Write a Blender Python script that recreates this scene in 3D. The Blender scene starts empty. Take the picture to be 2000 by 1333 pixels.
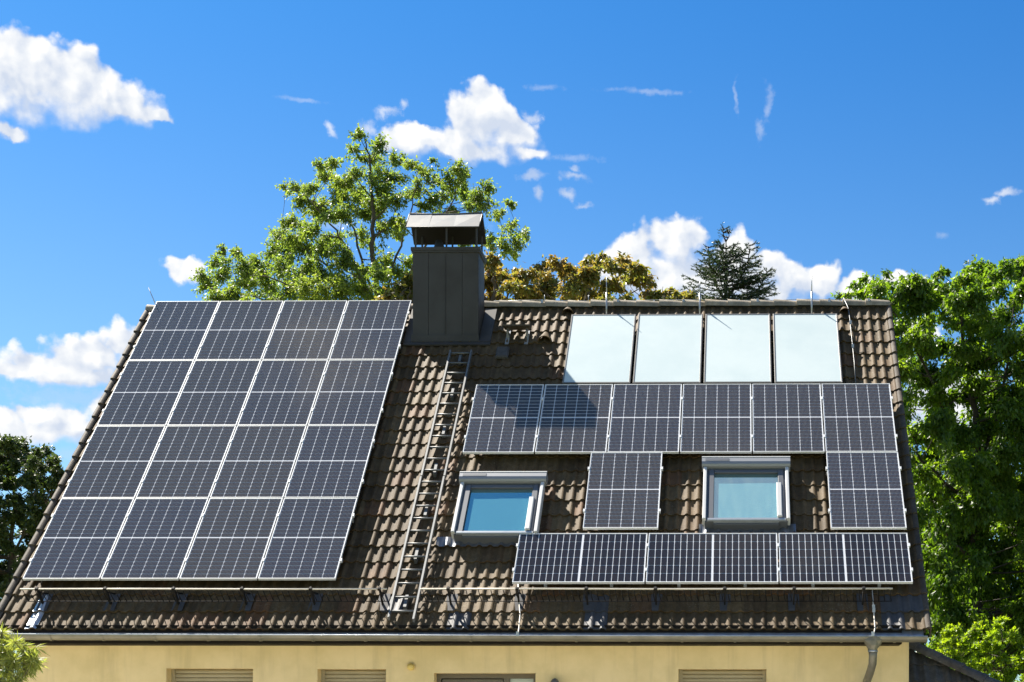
import bpy, math, random
import numpy as np
from mathutils import Matrix, Vector
R = math.radians
random.seed(7)
RNG = np.random.default_rng(7)
SC = bpy.context.scene
COL = SC.collection

# ------------------------------------------------------------------ camera
TH = R(46.0)                       # pitch of the main roof
CT, ST = math.cos(TH), math.sin(TH)
FPX, PX, PY = 3119.518, 1381.617, 1466.585
YAW, ROLL = R(1.10132), R(.09218)
CAM = np.array([9.61163, -21.26818, -2.29774])
_c, _s, _cr, _sr = math.cos(YAW), math.sin(YAW), math.cos(ROLL), math.sin(ROLL)
MV = np.array([[_cr, 0, _sr], [0, 1, 0], [-_sr, 0, _cr]]) @ np.array([[_c, _s, 0], [-_s, _c, 0], [0, 0, 1]])
cam_d = bpy.data.cameras.new('camera')
cam_o = bpy.data.objects.new('camera', cam_d)
COL.objects.link(cam_o)
r_, f_, u_ = MV[0], MV[1], MV[2]
cam_o.matrix_world = Matrix(((r_[0], u_[0], -f_[0], CAM[0]), (r_[1], u_[1], -f_[1], CAM[1]), (r_[2], u_[2], -f_[2], CAM[2]), (0, 0, 0, 1)))
cam_d.sensor_width = 36.0
cam_d.lens = FPX / 2000 * 36
cam_d.shift_x = (1000 - PX) / 2000
cam_d.shift_y = (PY - 666.5) / 2000
cam_d.clip_start, cam_d.clip_end = 0.1, 3000
SC.camera = cam_o


def ray(x, y):
    return MV.T @ np.array([(x - PX) / FPX, 1, -(y - PY) / FPX])


def at(x, y, Y):
    """the point at distance Y behind the front wall that is seen at picture point x, y"""
    r = ray(x, y)
    return CAM + r * ((Y - CAM[1]) / r[1])


def azel(x, y):
    r = ray(x, y)
    r /= np.linalg.norm(r)
    return math.degrees(math.atan2(r[0], r[1])), math.degrees(math.asin(r[2]))


def W(u, v, w=0.0):
    """a point of the front roof slope: u along the ridge, v up the slope, w out of it"""
    return (u, v * CT - w * ST, v * ST + w * CT)


# ------------------------------------------------------------------ sun, exposure
SUN_D = Vector((.448, -.416, -.79)).normalized()
SUN_EL = math.asin(-SUN_D.z)
sun_d = bpy.data.lights.new('sun', 'SUN')
sun_d.energy, sun_d.angle, sun_d.color = 5.0, R(0.5), (1.0, .93, .82)
sun_o = bpy.data.objects.new('sun', sun_d)
COL.objects.link(sun_o)
sun_o.rotation_euler = SUN_D.to_track_quat('-Z', 'Y').to_euler()
sun_o.location = (-20, 30, 40)
SC.view_settings.view_transform = 'Standard'
SC.view_settings.look = 'None'
SC.view_settings.gamma = 1
SC.view_settings.use_curve_mapping = False
SC.view_settings.exposure = 1.62

# ------------------------------------------------------------------ sky with clouds
world = bpy.data.worlds.new('World')
SC.world = world
world.use_nodes = True


class NT:
    def __init__(s, tree):
        s.t = tree
        s.n = tree.nodes
        s.l = tree.links

    def new(s, typ, **kw):
        n = s.n.new(typ)
        for k, v in kw.items():
            setattr(n, k, v)
        return n

    def put(s, sock, v):
        if hasattr(v, 'is_output'):
            s.l.new(v, sock)
        else:
            sock.default_value = v

    def math(s, op, a, b=None, c=None, clamp=False):
        n = s.new('ShaderNodeMath', operation=op, use_clamp=clamp)
        s.put(n.inputs[0], a)
        if b is not None:
            s.put(n.inputs[1], b)
        if c is not None:
            s.put(n.inputs[2], c)
        return n.outputs[0]

    def vec(s, op, a, b=None, c=None):
        n = s.new('ShaderNodeVectorMath', operation=op)
        s.put(n.inputs[0], a)
        if b is not None:
            s.put(n.inputs[1], b)
        if c is not None:
            s.put(n.inputs[2], c)
        return n.outputs['Value'] if op in ('LENGTH', 'DOT_PRODUCT') else n.outputs[0]

    def noise(s, vec, scale, detail=4, rough=.55, dist=0.0, dim='3D'):
        n = s.new('ShaderNodeTexNoise', noise_dimensions=dim)
        if vec is not None:
            s.put(n.inputs['Vector'], vec)
        n.inputs['Scale'].default_value = scale
        n.inputs['Detail'].default_value = detail
        n.inputs['Roughness'].default_value = rough
        n.inputs['Distortion'].default_value = dist
        return n

    def smooth(s, v, a, b, lo=0.0, hi=1.0):
        n = s.new('ShaderNodeMapRange', interpolation_type='SMOOTHSTEP')
        s.put(n.inputs[0], v)
        for i, q in enumerate((a, b, lo, hi)):
            s.put(n.inputs[i + 1], q)
        return n.outputs[0]

    def mix(s, fac, a, b, blend='MIX'):
        n = s.new('ShaderNodeMix', data_type='RGBA', blend_type=blend)
        s.put(n.inputs[0], fac)
        s.put(n.inputs[6], a)
        s.put(n.inputs[7], b)
        return n.outputs[2]


g = NT(world.node_tree)
g.n.clear()
sky = g.new('ShaderNodeTexSky', sky_type='NISHITA')
sky.sun_disc = False
sky.sun_elevation = SUN_EL
sky.sun_rotation = math.atan2(-SUN_D.x, -SUN_D.y)
sky.altitude, sky.air_density, sky.dust_density, sky.ozone_density = 300, 1.0, 0.9, 4.0
hs = g.new('ShaderNodeHueSaturation')
hs.inputs['Hue'].default_value = .5
hs.inputs['Saturation'].default_value = 1.12
hs.inputs['Value'].default_value = 1.0
g.l.new(sky.outputs[0], hs.inputs['Color'])
tc = g.new('ShaderNodeTexCoord')
sp = g.new('ShaderNodeSeparateXYZ')
g.l.new(tc.outputs['Generated'], sp.inputs[0])
AZ = g.math('MULTIPLY', g.math('ARCTAN2', sp.outputs[0], sp.outputs[1]), 180 / math.pi)
EL = g.math('MULTIPLY', g.math('ARCSINE', sp.outputs[2]), 180 / math.pi)
sky_tint = g.mix(g.smooth(EL, 7.0, 27.0), (.72, .90, .95, 1), (.225, .655, .945, 1))
sky_col = g.mix(1.0, hs.outputs[0], sky_tint, 'MULTIPLY')
cb = g.new('ShaderNodeCombineXYZ')
g.l.new(AZ, cb.inputs[0])
g.l.new(EL, cb.inputs[1])
P0 = cb.outputs[0]
wn = g.noise(P0, .55, 5, .55)
w1 = g.vec('MULTIPLY', g.vec('SUBTRACT', wn.outputs['Color'], (.5, .5, .5)), (1.7, 1.5, 0))
P1 = g.vec('ADD', P0, w1)


def blobs(P, lst, k):
    acc = None
    for (x, y, rx, ry) in lst:
        a, e = azel(x, y)
        sx, sy = 1 / (rx * .01816), 1 / (ry * .0165)
        d = g.vec('LENGTH', g.vec('MULTIPLY_ADD', P, (sx, sy, 0), (-a * sx, -e * sy, 0)))
        acc = d if acc is None else g.math('SMOOTH_MIN', acc, d, k)
    return acc


CUMULUS = [(-100, 160, 150, 80), (60, 150, 180, 80), (170, 175, 130, 66), (240, 208, 75, 36), (20, 110, 140, 50), (300, 222, 42, 16), (25, 262, 32, 14),
           (945, 238, 74, 64), (940, 212, 52, 44), (1003, 264, 56, 50), (805, 268, 60, 36), (900, 286, 150, 36), (1035, 302, 40, 14),
           (358, 527, 38, 26), (385, 540, 20, 18),
           (245, 666, 62, 42), (180, 698, 100, 46), (85, 712, 90, 34), (30, 728, 50, 20), (160, 735, 160, 28), (275, 700, 60, 55),
           (75, 818, 50, 30), (135, 820, 54, 30), (5, 828, 56, 26), (215, 800, 50, 42), (165, 845, 140, 30), (60, 852, 110, 28),
           (1322, 474, 76, 56), (1245, 502, 80, 46), (1172, 512, 48, 30), (1440, 494, 60, 50), (1330, 552, 215, 72), (1470, 535, 80, 60),
           (1560, 552, 82, 50), (1500, 590, 120, 60), (1600, 555, 50, 44), (1680, 560, 50, 30), (1752, 543, 44, 24), (1790, 565, 40, 20), (1850, 800, 130, 90), (1790, 640, 50, 30)]
WISPS = [(715, 246, 24, 18), (755, 224, 30, 10), (786, 212, 12, 13), (1040, 224, 20, 15), (1030, 352, 42, 13), (1047, 384, 13, 17), (1120, 354, 30, 12), (1122, 338, 9, 12),
         (1105, 384, 20, 11), (1142, 398, 25, 7), (645, 253, 15, 14), (1965, 384, 34, 12), (1938, 398, 20, 11)]
FAINT = [(590, 195, 60, 7), (1065, 170, 46, 9), (1260, 178, 118, 8), (1497, 200, 12, 55), (1482, 255, 14, 30), (1440, 190, 6, 45), (1840, 460, 22, 9), (150, 780, 160, 40),
         (120, 890, 160, 20), (640, 440, 80, 14), (1120, 310, 80, 10)]
dC = blobs(P1, CUMULUS, .25)
dC2 = blobs(g.vec('ADD', P1, (-.25, .75, 0)), CUMULUS, .25)
dW = blobs(P1, WISPS, .12)
w2 = g.vec('MULTIPLY', g.vec('SUBTRACT', wn.outputs['Color'], (.5, .5, .5)), (1.0, .5, 0))
dF = blobs(g.vec('ADD', P0, w2), FAINT, .1)


def puff(P):
    # rounded billows with finer fraying on top
    v = g.new('ShaderNodeTexVoronoi', feature='SMOOTH_F1', voronoi_dimensions='2D')
    wv = g.vec('ADD', P, g.vec('MULTIPLY', g.vec('SUBTRACT', wn.outputs['Color'], (.5, .5, .5)), (.9, .9, 0)))
    g.l.new(wv, v.inputs['Vector'])
    v.inputs['Scale'].default_value = .95
    v.inputs['Smoothness'].default_value = .35
    v.inputs['Detail'].default_value = 2
    v.inputs['Roughness'].default_value = .45
    nn = g.noise(P, 1.05, 7, .54).outputs['Fac']
    return g.math('ADD', g.math('MULTIPLY', nn, .72), g.math('MULTIPLY', g.math('SUBTRACT', .62, v.outputs['Distance']), .46))


n1 = puff(P0)
n1b = puff(g.vec('ADD', P0, (-.28, .38, 0)))
nf = g.noise(P0, 2.6, 8, .68).outputs['Fac']
# other cumulus all round the horizon, and a few high ones, continuing the sky in view; unseen cover tuned for neutral fill light
lowf = g.noise(tc.outputs['Generated'], 3.1, 8, .55).outputs['Fac']
away = g.smooth(g.vec('LENGTH', g.vec('MULTIPLY_ADD', P0, (1 / 24., 1 / 19., 0), (7.5 / 24., -13. / 19., 0))), .95, 1.25)
fO = g.math('MULTIPLY', g.math('SUBTRACT', lowf, .535), 5.0)
fO = g.math('SUBTRACT', fO, g.math('MULTIPLY', g.math('SUBTRACT', 1.0, away), 4.0))
fC = g.math('ADD', g.math('SUBTRACT', 1.12, dC), g.math('MULTIPLY', g.math('SUBTRACT', n1, .46), 1.1))
fM = g.math('MAXIMUM', fC, fO)
topness = g.smooth(g.math('SUBTRACT', dC2, dC), -.15, .35)
aC = g.smooth(fM, g.math('MULTIPLY_ADD', topness, .10, -.12), g.math('MULTIPLY_ADD', topness, -.34, .66))
fW = g.math('ADD', g.math('SUBTRACT', .95, dW), g.math('MULTIPLY', g.math('SUBTRACT', nf, .5), 1.7))
aW = g.math('MULTIPLY', g.smooth(fW, -.1, 1.0), .62)
fF = g.math('ADD', g.math('SUBTRACT', .95, dF), g.math('MULTIPLY', g.math('SUBTRACT', nf, .5), 2.0))
aF = g.math('MULTIPLY', g.smooth(fF, .0, .9), .26)
alpha = g.math('MAXIMUM', g.math('MAXIMUM', aC, aW), aF)
# a cloud high overhead, the one mirrored in the right roof window
rw = Vector(ray(1432, 985)).normalized()
nr = Vector((0, -ST, CT))
rw = rw - 2 * rw.dot(nr) * nr
dh = g.vec('LENGTH', g.vec('SUBTRACT', tc.outputs['Generated'], tuple(rw)))
hn_ = g.noise(tc.outputs['Generated'], 22, 5, .55).outputs['Fac']
aH = g.smooth(g.math('ADD', g.math('SUBTRACT', .040, dh), g.math('MULTIPLY', g.math('SUBTRACT', hn_, .5), .05)), -.012, .022)
alpha = g.math('MAXIMUM', alpha, g.math('MULTIPLY', aH, .6))
relief = g.math('MULTIPLY_ADD', g.math('SUBTRACT', n1, n1b), 2.0, .30)
relief = g.math('ADD', relief, g.math('MULTIPLY', g.math('SUBTRACT', dC2, dC), .55))
shade = g.math('ADD', relief, 0.0, clamp=True)
c_cloud = g.mix(shade, (.215, .24, .285, 1), (.345, .345, .34, 1))
bgS = g.new('ShaderNodeBackground')
bgS.inputs['Strength'].default_value = .05
g.l.new(sky_col, bgS.inputs['Color'])
bgC = g.new('ShaderNodeBackground')
bgC.inputs['Strength'].default_value = 1.0
g.l.new(c_cloud, bgC.inputs['Color'])
mx = g.new('ShaderNodeMixShader')
g.l.new(alpha, mx.inputs[0])
g.l.new(bgS.outputs[0], mx.inputs[1])
g.l.new(bgC.outputs[0], mx.inputs[2])
wo = g.new('ShaderNodeOutputWorld')
g.l.new(mx.outputs[0], wo.inputs[0])
SC.cycles.max_bounces = 8
SC.cycles.transparent_max_bounces = 8

# ------------------------------------------------------------------ helpers


class MB:
    """collects shapes and links them as ONE mesh object"""

    def __init__(s):
        s.v, s.f, s.sm = [], [], []

    def add(s, vs, fs, smooth=False):
        o = len(s.v)
        s.v += [tuple(p) for p in vs]
        s.f += [tuple(i + o for i in q) for q in fs]
        s.sm += [smooth] * len(fs)
        return s

    def box(s, x0, x1, y0, y1, z0, z1, b=0.0):
        if b <= 0:
            vs = [(x, y, z) for z in (z0, z1) for y in (y0, y1) for x in (x0, x1)]
            return s.add(vs, [(0, 2, 3, 1), (4, 5, 7, 6), (0, 1, 5, 4), (2, 6, 7, 3), (0, 4, 6, 2), (1, 3, 7, 5)])
        # chamfered on the top rim
        vs = [(x0, y0, z0), (x1, y0, z0), (x1, y1, z0), (x0, y1, z0), (x0, y0, z1 - b), (x1, y0, z1 - b), (x1, y1, z1 - b), (x0, y1, z1 - b),
              (x0 + b, y0 + b, z1), (x1 - b, y0 + b, z1), (x1 - b, y1 - b, z1), (x0 + b, y1 - b, z1)]
        fs = [(0, 3, 2, 1), (8, 9, 10, 11)]
        for i in range(4):
            j = (i + 1) % 4
            fs += [(i, j, j + 4, i + 4), (i + 4, j + 4, j + 8, i + 8)]
        return s.add(vs, fs)

    def tube(s, pts, rad, n=8, caps=True, smooth=True):
        pts = [Vector(p) for p in pts]
        m = len(pts)
        if not hasattr(rad, '__len__'):
            rad = [rad] * m
        vs, fs = [], []
        up = None
        for i, p in enumerate(pts):
            t = (pts[min(i + 1, m - 1)] - pts[max(i - 1, 0)])
            t = t.normalized() if t.length > 1e-9 else Vector((0, 0, 1))
            if up is None:
                a = Vector((0, 0, 1)) if abs(t.z) < .9 else Vector((1, 0, 0))
                up = (a - t * a.dot(t)).normalized()
            else:
                up = (up - t * up.dot(t))
                up = up.normalized() if up.length > 1e-6 else Vector((1, 0, 0))
            sd = t.cross(up)
            for k in range(n):
                q = 2 * math.pi * k / n
                vs.append(p + (up * math.cos(q) + sd * math.sin(q)) * rad[i])
        for i in range(m - 1):
            for k in range(n):
                k2 = (k + 1) % n
                fs.append((i * n + k, i * n + k2, (i + 1) * n + k2, (i + 1) * n + k))
        s.add(vs, fs, smooth)
        if caps:
            o = len(s.v) - len(vs)
            s.f += [tuple(o + k for k in reversed(range(n))), tuple(o + (m - 1) * n + k for k in range(n))]
            s.sm += [False, False]
        return s

    def sheet(s, prof, x0, x1, thick=0.0, smooth=False, axis='x'):
        """profile of (a, b) points swept from x0 to x1"""
        n = len(prof)
        vs = [(x, a, b) for x in (x0, x1) for a, b in prof]
        fs = [(i, i + 1, n + i + 1, n + i) for i in range(n - 1)]
        return s.add(vs, fs, smooth)

    def build(s, name, mat=None, parent=None, loc=None, rot=None):
        me = bpy.data.meshes.new(name)
        me.from_pydata(s.v, [], s.f)
        me.polygons.foreach_set('use_smooth', s.sm)
        if mat:
            me.materials.append(mat)
        return link(name, me, parent, loc, rot)


def link(name, me, parent=None, loc=None, rot=None):
    o = bpy.data.objects.new(name, me)
    COL.objects.link(o)
    if parent:
        o.parent = parent
    if loc is not None:
        o.location = loc
    if rot is not None:
        o.rotation_euler = rot
    return o


def tag(o, label=None, cat=None, group=None, kind=None):
    if label:
        o['label'] = label
    if cat:
        o['category'] = cat
    if group:
        o['group'] = group
    if kind:
        o['kind'] = kind
    return o


def empty(name, loc=(0, 0, 0), rot=(0, 0, 0), parent=None):
    o = bpy.data.objects.new(name, None)
    COL.objects.link(o)
    o.location, o.rotation_euler = loc, rot
    o.empty_display_size = .2
    if parent:
        o.parent = parent
    return o


def mat(name, base, rough=.6, metal=0.0, spec=.5, var=None, scale=6.0, bump=0.0, bscale=40.0, coat=0.0, coat_rough=.03):
    """plain material; var = (second colour, amount) mixed in by object-space noise"""
    m = bpy.data.materials.new(name)
    m.use_nodes = True
    t = NT(m.node_tree)
    p = t.n['Principled BSDF']
    p.inputs['Roughness'].default_value = rough
    p.inputs['Metallic'].default_value = metal
    p.inputs['Specular IOR Level'].default_value = spec
    p.inputs['Coat Weight'].default_value = coat
    p.inputs['Coat Roughness'].default_value = coat_rough
    c = (*base, 1)
    geo = t.new('ShaderNodeNewGeometry')
    if var:
        nz = t.noise(geo.outputs['Position'], scale, 6, .6).outputs['Fac']
        f = t.math('MULTIPLY', t.smooth(nz, .35, .68), var[1])
        t.l.new(t.mix(f, c, (*var[0], 1)), p.inputs['Base Color'])
        t.l.new(t.math('MULTIPLY_ADD', nz, .3, rough - .15, clamp=True), p.inputs['Roughness'])
    else:
        p.inputs['Base Color'].default_value = c
    if bump > 0:
        b = t.new('ShaderNodeBump')
        b.inputs['Strength'].default_value = bump
        b.inputs['Distance'].default_value = .01
        t.l.new(t.noise(geo.outputs['Position'], bscale, 5, .6).outputs['Fac'], b.inputs['Height'])
        t.l.new(b.outputs[0], p.inputs['Normal'])
    return m


def tile_mat(name, c1, c2, c3, lichen=.5, dv=.345, du=.30, v0=-.834, u0=-.21):
    m = bpy.data.materials.new(name)
    m.use_nodes = True
    t = NT(m.node_tree)
    p = t.n['Principled BSDF']
    geo = t.new('ShaderNodeNewGeometry')
    pos = geo.outputs['Position']
    v = t.vec('DOT_PRODUCT', pos, (0, CT, ST))
    sx = t.new('ShaderNodeSeparateXYZ')
    t.l.new(pos, sx.inputs[0])
    iu = t.math('FLOOR', t.math('DIVIDE', t.math('SUBTRACT', sx.outputs[0], u0), du))
    iv = t.math('FLOOR', t.math('DIVIDE', t.math('SUBTRACT', v, v0 - .004), dv))
    cb = t.new('ShaderNodeCombineXYZ')
    t.l.new(iu, cb.inputs[0])
    t.l.new(iv, cb.inputs[1])
    wn = t.new('ShaderNodeTexWhiteNoise', noise_dimensions='3D')
    t.l.new(cb.outputs[0], wn.inputs['Vector'])
    rs = t.new('ShaderNodeSeparateColor')
    t.l.new(wn.outputs['Color'], rs.inputs[0])
    col = t.mix(rs.outputs[0], (*c1, 1), (*c2, 1))
    col = t.mix(t.math('MULTIPLY', t.smooth(rs.outputs[1], .82, .95), .75), col, (*c3, 1))
    nz = t.noise(pos, 9, 7, .62).outputs['Fac']
    n2 = t.noise(pos, 55, 5, .7).outputs['Fac']
    big = t.noise(pos, .9, 3, .5).outputs['Fac']
    f = t.math('MULTIPLY_ADD', t.math('SUBTRACT', nz, .5), 1.3, 1.0)
    f = t.math('MULTIPLY', f, t.math('MULTIPLY_ADD', t.math('SUBTRACT', n2, .5), .9, 1.0))
    f = t.math('MULTIPLY', f, t.math('MULTIPLY_ADD', t.math('SUBTRACT', big, .5), .8, 1.0))
    cs = t.new('ShaderNodeCombineXYZ')
    t.l.new(t.math('MULTIPLY', sx.outputs[0], 4.5), cs.inputs[0])
    t.l.new(t.math('MULTIPLY', v, .45), cs.inputs[1])
    stk = t.noise(cs.outputs[0], 1.0, 4, .6).outputs['Fac']
    f = t.math('MULTIPLY', f, t.math('MULTIPLY_ADD', t.math('SUBTRACT', stk, .5), 1.0, 1.0))
    cf = t.new('ShaderNodeCombineColor')
    for i in range(3):
        t.l.new(f, cf.inputs[i])
    col = t.mix(1.0, col, cf.outputs[0], 'MULTIPLY')
    li = t.math('MULTIPLY', t.smooth(t.noise(pos, 38, 4, .65).outputs['Fac'], .57, .66), lichen)
    edge = t.math('MULTIPLY', t.smooth(sx.outputs[0], 11.25, 11.6), t.smooth(v, 2.2, 4.6))
    li = t.math('MULTIPLY', li, t.math('MAXIMUM', t.smooth(big, .38, .68), edge))
    col = t.mix(li, col, (.20, .185, .13, 1))
    t.l.new(col, p.inputs['Base Color'])
    p.inputs['Roughness'].default_value = .68
    p.inputs['Specular IOR Level'].default_value = .1
    b = t.new('ShaderNodeBump')
    b.inputs['Strength'].default_value = .5
    b.inputs['Distance'].default_value = .006
    t.l.new(n2, b.inputs['Height'])
    t.l.new(b.outputs[0], p.inputs['Normal'])
    return m


M = {}
M['tile'] = tile_mat('concrete_tile', (.076, .052, .028), (.112, .078, .040), (.125, .066, .034), .7)
M['tile_dark'] = tile_mat('dark_tile', (.075, .072, .070), (.10, .094, .088), (.11, .095, .08), .15)
M['tile_grey'] = mat('new_grey_tile', (.07, .07, .074), .6, spec=.2, var=((.05, .05, .054), .6), scale=8)
M['ridge'] = tile_mat('ridge_tile_stone', (.24, .21, .165), (.30, .26, .20), (.32, .26, .18), .9, du=.38)
M['verge'] = tile_mat('verge_tile_stone', (.07, .06, .05), (.09, .075, .06), (.10, .075, .055), .5)
M['deck'] = mat('roof_deck', (.03, .026, .022), .9)
M['plaster'] = mat('yellow_plaster', (.86, .675, .365), .85, spec=.2, var=((.73, .57, .28), .9), scale=1.6, bump=.35, bscale=170)
t_ = NT(M['plaster'].node_tree)
p_ = t_.n['Principled BSDF']
lk = p_.inputs['Base Color'].links[0].from_socket
gp_ = t_.new('ShaderNodeNewGeometry')
sn_ = t_.noise(t_.vec('MULTIPLY', gp_.outputs['Position'], (5.0, 1.0, .5)), 1.0, 5, .62).outputs['Fac']
t_.l.new(t_.mix(t_.math('MULTIPLY', t_.smooth(sn_, .5, .75), .45), lk, (.55, .43, .22, 1)), p_.inputs['Base Color'])
M['brown_wood'] = mat('dark_brown_wood', (.012, .009, .007), .7, spec=.15)
M['zinc'] = mat('zinc_gutter', (.22, .20, .15), .5, metal=.4, var=((.15, .14, .105), .8), scale=3.5)
M['zinc_light'] = mat('zinc_flashing', (.50, .53, .56), .36, metal=.75, var=((.34, .37, .41), .8), scale=7)
M['lead'] = mat('lead_flashing', (.17, .18, .20), .34, metal=.55, var=((.11, .12, .135), .8), scale=9)
M['alu'] = mat('bare_aluminium', (.42, .44, .46), .35, metal=.55, var=((.30, .32, .34), .6), scale=12)
M['alu_white'] = mat('anodised_frame', (.60, .61, .62), .5, metal=.0, spec=.2)
M['ladder'] = mat('weathered_ladder_metal', (.15, .155, .155), .5, metal=.35, var=((.10, .105, .105), .7), scale=9)
M['galv'] = mat('galvanised_steel', (.42, .44, .45), .4, metal=.6, var=((.28, .29, .3), .7), scale=20)
M['black_metal'] = mat('black_coated_metal', (.014, .013, .012), .7, spec=.15)
M['cream_rail'] = mat('pale_rail', (.62, .57, .48), .5, metal=.1, var=((.5, .45, .36), .6), scale=7)
M['chimney'] = mat('anthracite_sheet', (.058, .054, .048), .5, metal=.1, spec=.3, var=((.044, .04, .035), .9), scale=2.2)
M['cap_shade'] = mat('cap_shade_sheet', (.016, .015, .014), .7, spec=.2)  # near-black colour paints in the shade under the chimney cap
M['cap'] = mat('weathered_cap_sheet', (.27, .265, .25), .4, metal=.35, var=((.18, .175, .165), .9), scale=6)
M['grey_plastic'] = mat('grey_window_sheet', (.25, .255, .265), .4, metal=.2)
M['grey_dark'] = mat('dark_grey_window_sheet', (.11, .115, .125), .4, metal=.2)
M['white_trim'] = mat('pale_trim', (.50, .50, .49), .45)
M['slat'] = mat('beige_slat', (.36, .31, .19), .5, var=((.29, .25, .15), .5), scale=4)
M['door'] = mat('brown_door', (.14, .115, .075), .45, var=((.11, .09, .06), .5), scale=3)
M['door_pane'] = mat('frosted_pane', (.50, .53, .44), .2)
M['coll_frame'] = mat('bronze_frame', (.16, .155, .145), .4, metal=.4)
M['lamp_yellow'] = mat('yellow_lamp_shell', (.75, .55, .16), .35)
M['lamp_grey'] = mat('grey_lamp_shell', (.12, .12, .12), .4)
M['bark'] = mat('grey_bark', (.11, .09, .065), .9, var=((.06, .05, .035), .8), scale=12)
M['bark_dark'] = mat('dark_bark', (.05, .042, .033), .9)
M['bounce_paving'] = mat('pale_bounce_paving', (.58, .54, .46), .85, var=((.47, .44, .38), .8), scale=2)  # kept pale so the added terrace bounces more sunlight
M['lawn'] = mat('lawn', (.10, .13, .035), .9, var=((.14, .14, .05), .7), scale=1.5)
M['render_wall'] = mat('outbuilding_render', (.5, .45, .36), .9)
M['rust'] = mat('rusty_sheet', (.12, .055, .025), .8)


def collector_glass():
    m = mat('satin_collector_glass', (.53, .60, .60), .6, spec=.1, var=((.45, .535, .55), .85), scale=.7)
    return m


M['coll_glass'] = collector_glass()


def pv_cell(name, axis):
    """dark cell with thin printed conductors running along the panel's long side"""
    m = bpy.data.materials.new(name)
    m.use_nodes = True
    t = NT(m.node_tree)
    p = t.n['Principled BSDF']
    tcn = t.new('ShaderNodeTexCoord')
    s = t.new('ShaderNodeSeparateXYZ')
    t.l.new(tcn.outputs['Object'], s.inputs[0])
    x = s.outputs[0]
    ph = t.math('FRACT', t.math('MULTIPLY', x, 1 / .0185))
    line = t.math('LESS_THAN', t.math('ABSOLUTE', t.math('SUBTRACT', ph, .5)), .085)
    oi = t.new('ShaderNodeObjectInfo')
    base = t.mix(oi.outputs['Random'], (.030, .030, .043, 1), (.043, .038, .037, 1))
    geo = t.new('ShaderNodeNewGeometry')
    nz = t.noise(geo.outputs['Position'], .8, 3, .5).outputs['Fac']
    if axis:
        base = t.mix(oi.outputs['Random'], (.015, .015, .020, 1), (.021, .018, .020, 1))
    base = t.mix(t.math('MULTIPLY', t.smooth(nz, .4, .65), .4 if axis == 0 else .0), base, (.032, .028, .026, 1))
    k = .165 if axis == 0 else .05
    t.l.new(t.mix(line, base, (k, k, k * 1.06, 1)), p.inputs['Base Color'])
    p.inputs['Roughness'].default_value = .6
    p.inputs['Specular IOR Level'].default_value = .0
    p.inputs['Coat Weight'].default_value = .7
    p.inputs['Coat Roughness'].default_value = .02
    return m


M['cell'] = pv_cell('solar_cell', 0)
M['cell_plain'] = pv_cell('plain_solar_cell', 1)
M['backsheet'] = mat('white_backsheet', (.62, .63, .65), .6, spec=.0, coat=.7, coat_rough=.02)


def window_glass():
    m = bpy.data.materials.new('coated_window_glass')
    m.use_nodes = True
    t = NT(m.node_tree)
    p = t.n['Principled BSDF']
    p.inputs['Base Color'].default_value = (.10, .29, .33, 1)
    p.inputs['Roughness'].default_value = .04
    p.inputs['Specular IOR Level'].default_value = .5
    gl = t.new('ShaderNodeBsdfGlossy')
    gl.inputs['Color'].default_value = (.74, .95, .96, 1)
    gl.inputs['Roughness'].default_value = .03
    ms = t.new('ShaderNodeMixShader')
    ms.inputs[0].default_value = .42
    t.l.new(p.outputs[0], ms.inputs[1])
    t.l.new(gl.outputs[0], ms.inputs[2])
    t.l.new(ms.outputs[0], t.n['Material Output'].inputs[0])
    return m


M['win_glass'] = window_glass()


def leaf_mat(name, cols, trans=.5, tcol=None, rough=.45, gloss=.5):
    m = bpy.data.materials.new(name)
    m.use_nodes = True
    t = NT(m.node_tree)
    p = t.n['Principled BSDF']
    geo = t.new('ShaderNodeNewGeometry')
    rp = t.new('ShaderNodeValToRGB')
    el = rp.color_ramp.elements
    while len(el) < len(cols):
        el.new(.5)
    for i, c in enumerate(cols):
        el[i].position = i / max(1, len(cols) - 1)
        el[i].color = (*c, 1)
    nz = t.noise(geo.outputs['Position'], .55, 3, .5).outputs['Fac']
    f = t.math('ADD', t.math('MULTIPLY', geo.outputs['Random Per Island'], .6), t.math('MULTIPLY', t.smooth(nz, .3, .7), .4))
    t.l.new(f, rp.inputs[0])
    t.l.new(rp.outputs[0], p.inputs['Base Color'])
    p.inputs['Roughness'].default_value = rough
    p.inputs['Specular IOR Level'].default_value = gloss
    tr = t.new('ShaderNodeBsdfTranslucent')
    tk = tcol or (1.5, 1.45, .6)
    t.l.new(t.mix(1.0, rp.outputs[0], (*tk, 1), 'MULTIPLY'), tr.inputs[0])
    ms = t.new('ShaderNodeMixShader')
    ms.inputs[0].default_value = trans
    t.l.new(p.outputs[0], ms.inputs[1])
    t.l.new(tr.outputs[0], ms.inputs[2])
    t.l.new(ms.outputs[0], t.n['Material Output'].inputs[0])
    return m


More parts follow.
